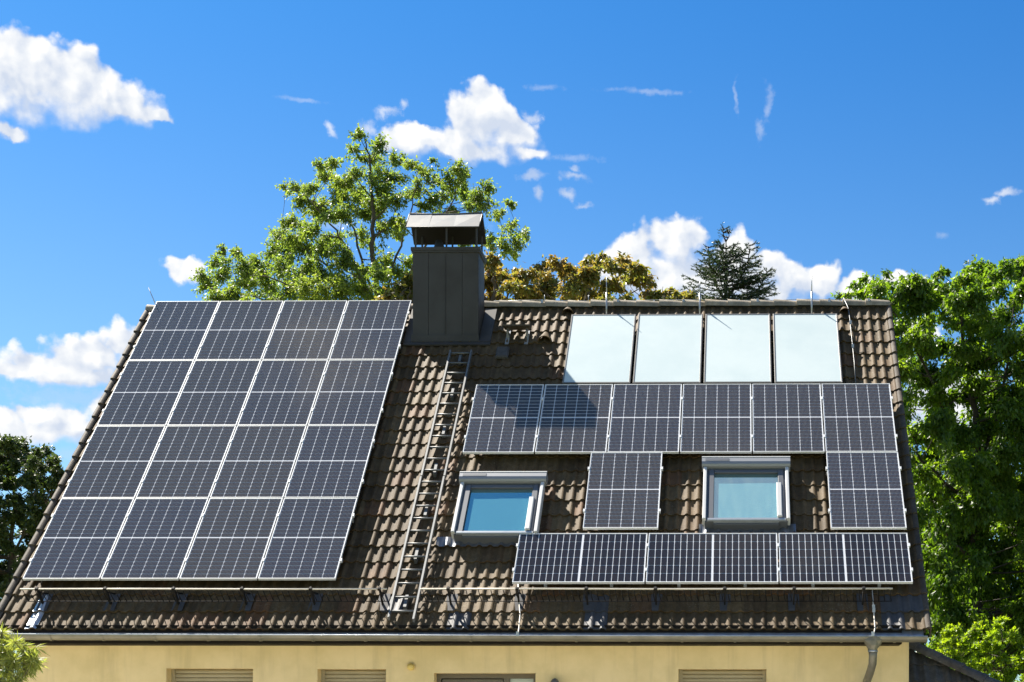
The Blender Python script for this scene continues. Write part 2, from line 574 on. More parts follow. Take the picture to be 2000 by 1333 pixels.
M['leaf_maple'] = leaf_mat('fresh_green_leaf', [(.085, .135, .042), (.125, .18, .052), (.175, .225, .06), (.225, .26, .075)], .55, (1.7, 1.75, .6))
M['leaf_chestnut'] = leaf_mat('browning_leaf', [(.11, .16, .05), (.165, .19, .058), (.23, .18, .066), (.21, .135, .052)], .52, (1.6, 1.45, .55))
M['leaf_walnut'] = leaf_mat('walnut_leaf', [(.045, .095, .018), (.075, .14, .022), (.11, .18, .03), (.15, .215, .036)], .58, (1.9, 1.9, .4))
M['leaf_dark'] = leaf_mat('deep_green_leaf', [(.03, .055, .02), (.045, .075, .025), (.065, .095, .03)], .35)
M['leaf_bush'] = leaf_mat('yellow_green_leaf', [(.14, .23, .02), (.21, .30, .03), (.29, .36, .05)], .55, (1.7, 1.7, .35))
M['leaf_narrow'] = leaf_mat('narrow_pale_leaf', [(.20, .25, .06), (.28, .31, .09), (.36, .37, .14)], .45, (1.4, 1.4, .55))
M['needle'] = leaf_mat('spruce_needle', [(.022, .048, .028), (.034, .064, .033), (.055, .085, .038)], .2)


def leaf_mesh(name, pos, axis, nrm, ln, wd, material, fold=.25, parent=None):
    """N folded diamond leaves as one mesh (two triangles each)"""
    n = len(pos)
    axis = axis / np.linalg.norm(axis, axis=1, keepdims=True)
    side = np.cross(axis, nrm)
    side /= np.linalg.norm(side, axis=1, keepdims=True) + 1e-9
    nn = np.cross(side, axis)
    ln, wd = ln[:, None], wd[:, None]
    V = np.empty((n, 4, 3))
    V[:, 0] = pos
    V[:, 1] = pos + axis * ln * .45 + side * wd * .5 - nn * wd * fold
    V[:, 2] = pos + axis * ln - nn * ln * .12
    V[:, 3] = pos + axis * ln * .45 - side * wd * .5 - nn * wd * fold
    me = bpy.data.meshes.new(name)
    me.vertices.add(n * 4)
    me.vertices.foreach_set('co', V.reshape(-1))
    idx = (np.arange(n) * 4)[:, None] + np.array([0, 1, 2, 0, 2, 3])
    me.loops.add(n * 6)
    me.loops.foreach_set('vertex_index', idx.reshape(-1).astype(np.int32))
    me.polygons.add(n * 2)
    me.polygons.foreach_set('loop_start', np.arange(0, n * 6, 3, dtype=np.int32))
    me.polygons.foreach_set('loop_total', np.full(n * 2, 3, dtype=np.int32))
    me.update(calc_edges=True)
    me.materials.append(material)
    o = link(name, me, parent)
    return o


def unit(n, rng=RNG):
    v = rng.normal(size=(n, 3))
    return v / np.linalg.norm(v, axis=1, keepdims=True)


def crown_leaves(clusters, per, ln, wd, center, twigs=9, droop=.5, spread=.10, up=.35, flat=.85, rng=RNG, whorl=None):
    """leaves along short twigs that radiate from each cluster centre; clusters = (x, y, z, r)"""
    P, A, N, TW = [], [], [], []
    C0 = np.array(center)
    for (x, y, z, r) in clusters:
        c = np.array([x, y, z])
        out = c - C0
        out = out / (np.linalg.norm(out) + 1e-6)
        nt = max(4, int(twigs * rng.uniform(.8, 1.25)))
        d = unit(nt, rng) + out * .45 + np.array([0, 0, up])
        d /= np.linalg.norm(d, axis=1, keepdims=True)
        L = r * rng.uniform(.45, 1.12, nt)
        npt = max(3, int(per * (r ** 2) / nt))
        for k in range(nt):
            t = rng.uniform(.12, 1, npt) ** .75
            q = c + d[k] * (t * L[k])[:, None] * np.array([1, 1, flat])
            q[:, 2] -= (t ** 2) * L[k] * droop * .3
            if whorl:
                q += unit(npt, rng) * spread * rng.uniform(.2, 1.0, npt)[:, None]
            else:
                q += rng.normal(size=(npt, 3)) * spread * r
            a = d[k] * .55 + unit(npt, rng) * .85 + np.array([0, 0, -droop])
            P.append(q)
            A.append(a)
            TW.append((c - d[k] * .1 * r, c + d[k] * L[k] * np.array([1, 1, flat]) - np.array([0, 0, L[k] * droop * .3])))
    P, A = np.concatenate(P), np.concatenate(A)
    n = len(P)
    N = unit(n, rng) * .9 + np.array([0, 0, 1.0])
    l = ln * rng.uniform(.65, 1.25, n)
    return P, A, N, l, l * (wd / ln) * rng.uniform(.8, 1.2, n), TW


def limb(mb, a, b, r0, r1, sag=.12, n=5, sides=5, rng=random):
    a, b = Vector(a), Vector(b)
    L = (b - a).length
    off = Vector((rng.uniform(-1, 1), rng.uniform(-1, 1), -1.0)) * sag * L
    pts = []
    for i in range(n):
        t = i / (n - 1)
        pts.append(a.lerp(b, t) + off * (t * (1 - t)))
    mb.tube(pts, [r0 + (r1 - r0) * (i / (n - 1)) for i in range(n)], sides, caps=False)


def tree(name, label, cat, base, stems, clusters, per, ln, wd, leaf, bark, twigs=9, droop=.5, spread=.12, up=.35, r0=.2, group=None, trunk_r=.22, whorl=None, seed=1, twig_r=.006, flat=.85):
    """stems: polylines (list of points) from the trunk up; every cluster hangs on the nearest stem point below it"""
    rng = np.random.default_rng(seed)
    rr = random.Random(seed)
    root = empty(name, base)
    tag(root, label, cat, group)
    B = np.array(base)
    tb = MB()
    nodes = []
    for k, st in enumerate(stems):
        st = [Vector(p) for p in st]
        pts = []
        for i in range(len(st) - 1):
            for j in range(5):
                pts.append(st[i].lerp(st[i + 1], j / 5))
        pts.append(st[-1])
        m = len(pts)
        pts = [p + Vector((rr.uniform(-1, 1), rr.uniform(-1, 1), 0)) * .04 * (i > 0) for i, p in enumerate(pts)]
        rad = [(trunk_r if k == 0 else trunk_r * .38) * (1 - .88 * i / (m - 1)) for i in range(m)]
        if k == 0:
            rad[0] *= 1.4
        tb.tube([p - Vector(base) for p in pts], rad, 7, caps=False)
        nodes += [(np.array(p), rad[i]) for i, p in enumerate(pts)]
    NP = np.array([p for p, _ in nodes])
    ctr = np.mean([c[:3] for c in clusters], axis=0)
    bb = MB()
    for (x, y, z, r) in clusters:
        c = np.array([x, y, z])
        d = NP - c
        cost = np.linalg.norm(d, axis=1) + np.maximum(0, d[:, 2] + .15) * .7
        i = int(np.argmin(cost))
        limb(bb, NP[i] - B, c - B, min(nodes[i][1] * .6, .028), .006, rng=rr)
    P, A, N, l, w, TW = crown_leaves(clusters, per, ln, wd, ctr, twigs, droop, spread, up, rng=rng, whorl=whorl, flat=flat)
    for a, b in TW:
        bb.tube([a - B, (a + b) / 2 - B + rng.normal(size=3) * .02, b - B], [twig_r * 1.4, twig_r, twig_r * .5], 3, caps=False)
    tb.build('trunk', bark, root)
    bb.build('branches', bark, root)
    o = leaf_mesh('crown', P - B, A, N, l, w, leaf, parent=root)
    return root


# ------------------------------------------------------------------ ground
GZ = -3.95
gm = MB()
gm.add([(-300, -300, GZ), (300, -300, GZ), (300, 300, GZ), (-300, 300, GZ)], [(0, 1, 2, 3)])
tag(gm.build('ground', M['lawn']), kind='structure')
gm = MB()  # unseen terrace added to bounce sunlight up onto the front wall
gm.add([(-3, -9, GZ + .006), (14.5, -9, GZ + .006), (14.5, -.002, GZ + .006), (-3, -.002, GZ + .006)], [(0, 1, 2, 3)])
tag(gm.build('bounce_terrace', M['bounce_paving']), kind='structure')

# ------------------------------------------------------------------ house
HX0, HX1 = 0.0, 11.878
house = empty('house', (0, 0, GZ))
tag(house, 'yellow plastered house under a steep brown tiled roof carrying the solar panels', 'house')
HO = Vector((0, 0, GZ))


def hb(mb, name, m, parent=None, **k):
    """link a part of the house whose vertices are in world coordinates"""
    if parent is None:
        mb.v = [(x, y, z - GZ) for x, y, z in mb.v]
        return mb.build(name, m, house, **k)
    return mb.build(name, m, parent, **k)


ROT = (TH, 0, 0)
# wall with openings
OPEN = [(1.947, 3.114, -2.35, -1.207), (3.982, 4.904, -2.35, -1.213), (5.55, 6.907, -3.6, -1.267), (8.815, 9.987, -2.35, -1.21)]
RD = .22
wm = MB()
xs = sorted({HX0, HX1} | {o[0] for o in OPEN} | {o[1] for o in OPEN})
zs = sorted({GZ, -.55} | {o[2] for o in OPEN} | {o[3] for o in OPEN})
for i in range(len(xs) - 1):
    for j in range(len(zs) - 1):
        cx, cz = (xs[i] + xs[i + 1]) / 2, (zs[j] + zs[j + 1]) / 2
        if any(a < cx < b and c < cz < d for a, b, c, d in OPEN):
            continue
        wm.add([(xs[i], 0, zs[j]), (xs[i + 1], 0, zs[j]), (xs[i + 1], 0, zs[j + 1]), (xs[i], 0, zs[j + 1])], [(0, 1, 2, 3)])
for a, b, c, d in OPEN:
    for q in ([(a, 0, c), (a, 0, d), (a, RD + .06, d), (a, RD + .06, c)], [(b, 0, c), (b, RD + .06, c), (b, RD + .06, d), (b, 0, d)],
              [(a, 0, d), (b, 0, d), (b, RD + .06, d), (a, RD + .06, d)], [(a, 0, c), (a, RD + .06, c), (b, RD + .06, c), (b, 0, c)]):
        wm.add(q, [(0, 1, 2, 3)])
RY, RZ = 5.13, 4.98                 # under the ridge
for x in (HX0, HX1):
    wm.add([(x, 0, GZ), (x, 2 * RY, GZ), (x, 2 * RY, -.33), (x, RY, RZ - .12), (x, 0, -.33)], [(0, 1, 2, 3, 4)])
wm.add([(HX0, 2 * RY, GZ), (HX1, 2 * RY, GZ), (HX1, 2 * RY, -.33), (HX0, 2 * RY, -.33)], [(0, 1, 2, 3)])
wm.add([(HX0 + .02, RD + .5, GZ), (HX1 - .02, RD + .5, GZ), (HX1 - .02, RD + .5, -.6), (HX0 + .02, RD + .5, -.6)], [(0, 1, 2, 3)])
hb(wm, 'wall', M['plaster'])

# roof deck, front and rear, in the roof frame
U0, U1 = -.21, 12.09
VE, VR = -.834, 7.20
roof = empty('roof', (0, 0, -GZ), (0, 0, 0), house)
dk = MB()


def quadslab(mb, u0, u1, v0, v1, w0, w1):
    vs = [W(u, v, w) for w in (w0, w1) for v in (v0, v1) for u in (u0, u1)]
    mb.add(vs, [(0, 2, 3, 1), (4, 5, 7, 6), (0, 1, 5, 4), (2, 6, 7, 3), (0, 4, 6, 2), (1, 3, 7, 5)])


quadslab(dk, U0 + .03, U1 - .03, VE + .05, VR - .02, -.275, -.205)
dk.build('roof_deck', M['deck'], roof)
rk = MB()
yr = W(0, VR, -.15)[1]
a0, a1 = W(0, VR, -.16), W(0, VE, -.16)
rk.add([(U0, a0[1] + .03, a0[2]), (U1, a0[1] + .03, a0[2]), (U1, 2 * yr - a1[1], a1[2]), (U0, 2 * yr - a1[1], a1[2])], [(0, 3, 2, 1)])
rk.build('rear_slope', M['tile'], roof)

# roof tile: two rolls per tile
DU, DV, TL = .30, .345, .405


def tile_profile():
    pr = []
    for k in (0, 1):
        o = k * .15
        pr += [(o, 0.0), (o + .056, 0.0), (o + .074, .020), (o + .0975, .030), (o + .121, .020), (o + .139, 0.0)]
    return pr + [(.30, 0.0)]


def tile_shape(prof, length, lift=.029, thick=.025):
    """local: x across, y up the slope, z out; lower edge at y = 0 lifted so that courses lap"""
    mb = MB()
    n = len(prof)
    ybreak = length
    vs = [(x, 0.0, z + lift) for x, z in prof] + [(x, ybreak, z) for x, z in prof]
    for i in range(n - 1):
        flat = abs(prof[i][1]) < 1e-6 and abs(prof[i + 1][1]) < 1e-6
    mb.add(vs, [(i, i + 1, n + i + 1, n + i) for i in range(n - 1)], True)
    vs = [(x, 0.0, z + lift) for x, z in prof] + [(x, 0.004, z + lift - thick) for x, z in prof]
    mb.add(vs, [(n + i, n + i + 1, i + 1, i) for i in range(n - 1)], False)
    return mb


def mesh_of(mb, name, m):
    me = bpy.data.meshes.new(name)
    me.from_pydata(mb.v, [], mb.f)
    me.polygons.foreach_set('use_smooth', mb.sm)
    me.materials.append(m)
    return me


WT = -.196                        # underside level of the tiles
PVR = []                          # rectangles that cover tiles: u0,u1,v0,v1 (seen from the camera)
PW, PL, GAP = 1.04, 1.7613, .02
for c in range(4):
    for r in range(4):
        PVR.append((c * (PW + GAP), r * (PL + GAP), 0))
RU, RV = 5.5816, 2.8598
for c in range(6):
    PVR.append((RU + c * (PW + GAP), RV, 0))
PVR.append((RU + 5 * (PW + GAP) + .004, RV - PL - GAP, 0))
PVR.append((7.462, 1.083, 0))
BU, BV = 6.5998, -.0785
for c in range(3):
    PVR.append((BU + c * (PL + GAP), BV, 1))
COLL = [(6.90, 7.945), (7.985, 9.03), (9.075, 10.12), (10.165, 11.205)]
CV0, CV1 = 4.657, 6.645
cover = [(u, u + (PL if k else PW), v, v + (PW if k else PL)) for u, v, k in PVR] + [(a, b, CV0, CV1) for a, b in COLL]
WIN = [(5.655, 6.84, .92, 2.31), (9.115, 10.325, 1.205, 2.66)]
cover += [(a, b, c - .1, d) for a, b, c, d in WIN]
cover += [(4.33, 5.46, 6.14, 7.2)]
holes = [(a + .05, b - .05, c - .02, d + .02) for a, b, c, d in WIN] + [(4.40, 5.39, 6.2, 7.3)]


def seen_fraction(u, v):
    n = 0
    for i in range(4):
        for j in range(3):
            x, y = u + (i + .5) * DU / 4, v + (j + .5) * DV / 3
            # covers stand about 15 cm proud, so they hide tiles a little above them
            if not any(a - .02 < x < b + .02 and c < y < d + .10 for a, b, c, d in cover):
                n += 1
    return n / 12


tiles = []
for k in range(23):
    for j in range(41):
        u, v = U0 + j * DU, VE + k * DV
        if any(a < u + .02 and u + DU - .02 < b and c < v and v + DV < d for a, b, c, d in holes):
            continue
        depth = v * CT + 21.3
        fr = seen_fraction(u, v)
        tiles.append((fr / depth ** 2, u, v))
tiles.sort(key=lambda q: -q[0])
T_MESH = mesh_of(tile_shape(tile_profile(), TL), 'roof_tile', M['tile'])
T_GREY = mesh_of(tile_shape(tile_profile(), TL), 'grey_roof_tile', M['tile_grey'])
rr = random.Random(11)
stuff = MB()
BRK = [.338 + .9095 * k for k in range(13)]
for n, (s, u, v) in enumerate(tiles):
    w = WT + rr.uniform(-.005, .005)
    tilt = rr.uniform(-.009, .009)
    if n < 292:
        grey = (v < -.4 and u > 10.9 and rr.random() < .4) or (5.75 < v < 6.05 and 5.9 < u < 6.4) or (v < -.1 and min(abs(u + .15 - q) for q in BRK) < .16 and rr.random() < .18)
        o = link('roof_tile', T_GREY if grey else T_MESH, roof, W(u, v, w), (TH + tilt, tilt * .6, tilt * .5))
    else:
        t = tile_shape(tile_profile(), TL)
        stuff.add([W(u + x, v + y, w + z) for x, y, z in t.v], t.f, True)
so = stuff.build('roof_tiles', M['tile'], roof)
so['kind'] = 'stuff'

half = MB()
hp = tile_profile()[:7]
hp[-1] = (.15, 0.0)
hs2 = tile_shape(hp, TL)
HM_ME = mesh_of(hs2, 'metal_tile', M['zinc_light'])
for k in (0, 1):
    link('metal_tile', HM_ME, roof, W(U0 + .45, VE + k * DV, WT + .012), (TH, 0, 0))
# verge tiles along both gable edges


def verge_mesh(sgn, name):
    mb = MB()
    L = DV + .03
    # a half roll on top and an upright flange hanging over the gable
    pr = [(-.06, .012), (-.03, .036), (0.0, .040), (.022, .030), (.028, .010), (.028, -.13), (.010, -.13), (.010, 0)]
    pr = [(x * sgn, z) for x, z in pr]
    n = len(pr)
    vs = [(x, 0, z + .026) for x, z in pr] + [(x, L, z) for x, z in pr]
    mb.add(vs, [(i, i + 1, n + i + 1, n + i) for i in range(n - 1)], True)
    mb.add(vs, [tuple(range(n - 1, -1, -1))], False)
    return mesh_of(mb, name, M['verge'])


for sgn, u in ((-1, U0 - .006), (1, U1 + .006)):
    me = verge_mesh(sgn, 'verge_tile')
    for k in range(23):
        link('verge_tile', me, roof, W(u, VE - .004 + k * DV, WT + .012 + rr.uniform(-.003, .003)), (TH, 0, 0))

# ridge tiles
rm = MB()
RLEN = .40
pr = []
for i in range(9):
    a = math.pi * (i / 8) * 1.02 - .03
    pr.append((math.cos(a), math.sin(a)))
n = len(pr)
vs = [(0.0, y * .150, z * .138) for y, z in pr] + [(RLEN * .94, y * .126, z * .106) for y, z in pr] + [(RLEN, y * .118, z * .098) for y, z in pr]
vs += [(0.0, y * .120, z * .105) for y, z in pr]
rm.add(vs[:3 * n], [(i, i + 1, n + i + 1, n + i) for i in range(n - 1)] + [(n + i, n + i + 1, 2 * n + i + 1, 2 * n + i) for i in range(n - 1)], True)
rm.add(vs[:n] + vs[3 * n:], [(i, n + i, n + i + 1, i + 1) for i in range(n - 1)])
me = mesh_of(rm, 'ridge_tile', M['ridge'])
RIDGE = W(0, 7.215, -.135)
for k in range(33):
    u = max(-.225, 12.10 - RLEN - k * .378)
    if 4.2 < u < 5.25:
        continue
    link('ridge_tile', me, roof, (u, RIDGE[1] + .06, RIDGE[2] - (.062 if u > 5 else .115) + rr.uniform(-.004, .004)), (0, rr.uniform(-.006, .006), rr.uniform(-.008, .008)))
# ridge batten below the ridge tiles
rb = MB()
rb.box(U0 + .02, U1 - .02, RIDGE[1] - .02, RIDGE[1] + .15, RIDGE[2] - .2, RIDGE[2] - .06)
rb.build('ridge_batten', M['deck'], roof)


# vent tiles: hooded half cones
def vent(u, v, r=.115, L=.30):
    mb = MB()
    n = 9
    ang = [math.pi * i / (n - 1) for i in range(n)]
    for r0, r1, inner in ((1.0, .30, 0), (.86, .26, 1)):
        vs = [(r * r0 * math.cos(a), 0, r * r0 * 1.05 * math.sin(a) + .01) for a in ang] + [(r * r1 * math.cos(a), L, r * r1 * math.sin(a) * .6) for a in ang]
        mb.add(vs, [(i, i + 1, n + i + 1, n + i) if not inner else (i, n + i, n + i + 1, i + 1) for i in range(n - 1)], True)
    vs = [(r * math.cos(a), 0, r * 1.05 * math.sin(a) + .01) for a in ang] + [(r * .86 * math.cos(a), 0, r * .86 * 1.05 * math.sin(a) + .01) for a in ang]
    mb.add(vs, [(i, n + i, n + i + 1, i + 1) for i in range(n - 1)])
    o = mb.build('vent_tile', M['tile'], roof, W(u, v, WT + .02), ROT)
    return o


vent(6.49, 6.09)
vent(6.80, 6.94, .10, .24)
vent(11.35, 6.92, .10, .24)
bv = MB()
bv.box(-.10, .10, 0, .30, 0, .05, .02)
bv.build('vent_tile', M['tile_dark'], roof, W(5.85, 5.60, WT + .03), ROT)

# fascia, soffit, eaves flashing
fm = MB()
fm.box(U0 + .10, 11.74, -.44, -.405, -.905, -.66)
hb(fm, 'fascia', M['brown_wood'])
fm = MB()
fm.box(U0 + .10, 11.74, -.404, -.004, -.903, -.878)
hb(fm, 'soffit', M['brown_wood'])
fm = MB()
p0, p1 = W(0, VE + .04, -.208), W(0, VE - .002, -.212)
fm.sheet([(p0[1], p0[2]), (p1[1], p1[2]), (-.482, -.80), (-.50, -.85)], U0 + .02, 12.02)
hb(fm, 'eaves_flashing', M['zinc_light'])

# gutter with brackets
gut = empty('gutter', (0, 0, -GZ), (0, .0021, 0), house)
gr, gy, gz = .082, -.556, -.798
GV = .84
pr = [(gy + gr * math.cos(a), gz + GV * gr * math.sin(a)) for a in [math.pi + i * math.pi / 12 for i in range(13)]]
pi_ = [(gy + (gr - .005) * math.cos(a), gz + GV * (gr - .005) * math.sin(a)) for a in [2 * math.pi - i * math.pi / 12 for i in range(13)]]
gm = MB()
gm.sheet(pr + pi_ + [pr[0]], -.22, 12.055, smooth=True)
for x in (-.22, 12.055):
    gm.add([(x, a, b) for a, b in pr], [tuple(range(13))])
gm.build('trough', M['zinc'], gut)
bm_ = MB()
bm_.tube([(-.22, gy - gr, gz + .003), (12.055, gy - gr, gz + .003)], .009, 8)
bm_.build('rim', M['zinc_light'], gut)
bk = MB()
pb = [(gy + (gr + .005) * math.cos(a), gz + GV * (gr + .005) * math.sin(a)) for a in [math.pi + i * math.pi / 10 for i in range(11)]]
bk.sheet(pb, -.016, .016)
bk.sheet([(y - .003 if y < gy else y + .003, z - .004) for y, z in pb], -.016, .016)
bme = mesh_of(bk, 'bracket', M['zinc'])
for k in range(-2, 15):
    link('bracket', bme, gut, (2.015 + .687 * k, 0, 0))

# downpipe
dp = empty('downpipe', (0, 0, -GZ), (0, 0, 0), house)
hm = MB()
hc = Vector((11.352, -.575, 0))
rings = [(-.818, .118, .075), (-.872, .128, .086), (-.93, .098, .078), (-.975, .064, .062), (-1.0, .060, .060)]
n = 10
vs = []
for z, rx, ry in rings:
    for k in range(n):
        a = 2 * math.pi * k / n
        j = 1 + .07 * math.sin(3 * a + z * 40)
        vs.append((hc.x + rx * j * math.cos(a), hc.y + ry * j * math.sin(a), z))
hm.add(vs, [(i * n + k, i * n + (k + 1) % n, (i + 1) * n + (k + 1) % n, (i + 1) * n + k) for i in range(len(rings) - 1) for k in range(n)])
hm.build('hopper', M['zinc'], dp)
pm = MB()
pm.tube([(11.352, -.575, -.985), (11.354, -.57, -1.08), (11.352, -.52, -1.17), (11.33, -.40, -1.28), (11.306, -.24, -1.37), (11.30, -.13, -1.46), (11.30, -.10, -1.56), (11.30, -.10, GZ + .02)],
        [.056, .054, .054, .054, .053, .053, .052, .052], 12)
pm.build('pipe', M['zinc'], dp)
pm = MB()
pm.tube([(11.352, -.575, -1.0), (11.352, -.575, -1.018)], .066, 12)
pm.tube([(11.30, -.10, -1.60), (11.30, -.10, -1.63)], .060, 12)
pm.build('collar', M['zinc_light'], dp)

# shuttered windows and the door
for a, b, c, d in (OPEN[0], OPEN[1], OPEN[3]):
    w = empty('window', (a, RD, c - GZ), (0, 0, 0), house)
    fr = MB()
    W_, H_ = b - a, d - c
    fr.box(.002, .05, -.03, .03, .002, H_ - .002)
    fr.build('guide_rail', M['slat'], w)
    fr = MB()
    fr.box(W_ - .05, W_ - .002, -.03, .03, .002, H_ - .002)
    fr.build('guide_rail', M['slat'], w)
    sm = MB()
    q = [(-.004, 0.0), (-.013, .012), (-.016, .026), (-.013, .040), (-.004, .050), (.004, .052)]
    sm.sheet(q, .05, W_ - .05, smooth=True)
    sme = mesh_of(sm, 'slat', M['slat'])
    z = H_ - .056
    while z > 0:
        link('slat', sme, w, (0, 0, z))
        z -= .053
    bk = MB()
    bk.box(.05, W_ - .05, .008, .03, .002, H_ - .002)
    bk.build('shutter_back', M['brown_wood'], w)
a, b, c, d = OPEN[2]
dr = empty('door', (a, RD, c - GZ), (0, 0, 0), house)
W_, H_ = b - a, d - c
fr = MB()
fr.box(.002, W_ - .002, -.05, .04, H_ - .062, H_ - .002)
for x0, x1 in ((.002, .06), (W_ - .45, W_ - .37), (W_ - .05, W_ - .002)):
    fr.box(x0, x1, -.05, .04, .002, H_ - .063)
fr.build('frame', M['door'], dr)
lf = MB()
lf.box(.072, W_ - .462, -.03, .02, .01, H_ - .075, .0)
lf.box(.20, W_ - .58, -.042, -.032, .2, H_ - .22, .0)
lf.build('leaf', M['door'], dr)
pn = MB()
pn.box(W_ - .368, W_ - .052, -.01, .01, .01, H_ - .065)
pn.build('pane', M['door_pane'], dr)

# ------------------------------------------------------------------ roof windows


def roof_window(u0, u1, v0, v1):
    r = empty('roof_window', Vector(W(u0, v0, 0)) - HO, ROT, house)
    w, h = u1 - u0, v1 - v0

    def part(name, m, *boxes, bev=0.0):
        mb = MB()
        for q in boxes:
            mb.box(*q, bev)
        return mb.build(name, m, r)
    part('frame', M['grey_dark'], (.03, .15, .03, h - .16, -.20, -.015), (w - .15, w - .03, .03, h - .16, -.20, -.015), (.151, w - .151, .0, .06, -.20, -.04), (.151, w - .151, h - .34, h - .16, -.20, -.03))
    # the roller shutter: box on top and a guide rail down each side
    bx = MB()
    prof = [(h - .205, -.06), (h - .205, .035), (h - .185, .062), (h - .14, .075), (h - .05, .075), (h + .012, .05), (h + .02, -.10)]
    n = len(prof)
    vs = [(x, a, b) for x in (-.03, w + .03) for a, b in prof]
    bx.add(vs, [(i, n + i, n + i + 1, i + 1) for i in range(n - 1)] + [tuple(range(n)), tuple(range(2 * n - 1, n - 1, -1))])
    sb = bx.build('shutter_box', M['grey_plastic'], r)
    ln = MB()
    ln.box(.02, w * .30, h - .135, h - .075, .074, .079)
    lo = ln.build('solar_strip', M['grey_dark'], sb)
    ln = MB()
    ln.box(-.032, w + .032, h - .045, h - .028, .070, .080)
    ln.build('trim', M['white_trim'], sb)
    for x0, x1 in ((-.005, .045), (w - .045, w + .005)):
        part('guide_rail', M['white_trim'], (x0, x1, .05, h - .207, -.10, .03), bev=.008)
    s = empty('sash', (0, 0, 0), (0, 0, 0), r)
    sm = MB()
    sm.box(.075, .15, .07, h - .24, -.10, .004, .006)
    sm.box(w - .15, w - .075, .07, h - .24, -.10, .004, .006)
    sm.box(.151, w - .151, h - .31, h - .24, -.10, .002, .006)
    sm.build('sash_bar', M['grey_dark'], s)
    sm = MB()
    sm.box(.06, w - .06, .035, .085, -.10, .012, .008)
    sm.box(.13, w - .13, .088, .112, -.10, -.01, .004)
    sm.build('bottom_bar', M['alu'], s)
    gp = MB()
    gp.add([(.14, .105, -.035), (w - .14, .105, -.035), (w - .14, h - .305, -.035), (.14, h - .305, -.035)], [(0, 1, 2, 3)])
    gp.build('pane', M['win_glass'], s)
    bl = MB()
    bl.box(.151, w - .151, h - .375, h - .312, -.033, -.028)
    bl.build('blind_rail', mat('green_grey_rail', (.10, .15, .12), .5), s)
    mo = MB()
    mo.box(w - .175, w - .105, .10, h * .60, -.03, .035, .010)
    mo.build('motor_cover', M['white_trim'], r)
    return r


w1_ = roof_window(*WIN[0])
w2_ = roof_window(*WIN[1])
# dressed lead aprons below the windows, following the rolls of the tiles
for wi, (a, b, va, vb) in enumerate(((5.42, 6.80, .865, 1.01), (9.05, 10.42, 1.15, 1.29))):
    mb = MB()
    us, zs_ = [], []
    u = math.floor((a - U0) / .15) * .15 + U0
    prof = []
    while u < b:
        for x, z in ((0.0, 0.0), (.056, 0.0), (.074, .022), (.0975, .033), (.121, .022), (.139, 0.0)):
            if a <= u + x <= b:
                prof.append((u + x, z))
        u += .15
    n = len(prof)
    rows = [(va, .030, 1.0), (va + .05, .034, 1.0), (vb - .03, .045, .55), (vb + .03, .06, .0)]
    vs = [(x, v, WT + .012 + h + z * k) for v, h, k in rows for x, z in prof]
    mb.add([W(*q) for q in vs], [(r * n + i, r * n + i + 1, (r + 1) * n + i + 1, (r + 1) * n + i) for r in range(3) for i in range(n - 1)], True)
    hb(mb, 'apron_flashing', M['lead'])

# ------------------------------------------------------------------ chimney
ch = empty('chimney', (4.36, 4.357, 4.2 - GZ), (0, 0, 0), house)
CX0, CX1, CY0, CY1, CZ1 = 4.36, 5.424, 4.357, 4.97, 5.745


def cpart(name, mb, m):
    mb.v = [(x - 4.36, y - 4.357, z - 4.2) for x, y, z in mb.v]
    return mb.build(name, m, ch)


core = MB()
core.box(CX0 + .02, CX1 - .02, CY0 + .02, CY1 - .02, 3.9, CZ1)
cpart('shaft', core, M['chimney'])
seams = [CX0, CX0 + .255, CX0 + .527, CX0 + .80, CX1]
for i in range(4):
    mb = MB()
    mb.box(seams[i] + .003, seams[i + 1] - .003, CY0 + .001 * (i % 2), CY0 + .019, 4.385, CZ1 - .002)
    cpart('panel', mb, M['chimney'])
mb = MB()
mb.box(CX0 + .525, CX0 + .533, CY0 - .016, CY0 - .002, 4.385, CZ1 - .002)
cpart('seam', mb, M['chimney'])
for x0, x1 in ((CX0 + .001, CX0 + .018), (CX1 - .018, CX1 - .001)):
    for k, (y0, y1) in enumerate(((CY0 + .022, CY0 + .18), (CY0 + .19, CY1 - .02))):
        mb = MB()
        mb.box(x0, x1, y0, y1, 4.1, CZ1 - .002)
        cpart('panel', mb, M['chimney'])
mb = MB()
mb.box(CX0 - .028, CX1 + .028, CY0 - .028, CY1 + .028, CZ1, CZ1 + .052)
mb.box(CX0 - .018, CX1 + .018, CY0 - .018, CY1 + .018, CZ1 - .03, CZ1 - .001)
cpart('collar', mb, M['chimney'])
mb = MB()
mb.box(CX0 - .02, CX1 + .01, CY0 - .03, CY0 - .003, 4.27, 4.383)
cpart('base_apron', mb, M['chimney'])
mb = MB()
quadslab(mb, CX1 + .012, CX1 + .20, 6.06, 7.06, WT + .03, WT + .062)
quadslab(mb, CX0 - .14, CX0 - .012, 6.06, 7.06, WT + .03, WT + .062)
quadslab(mb, CX0 - .14, CX1 + .20, 5.98, 6.055, WT + .03, WT + .058)
cpart('side_flashing', mb, M['chimney'])
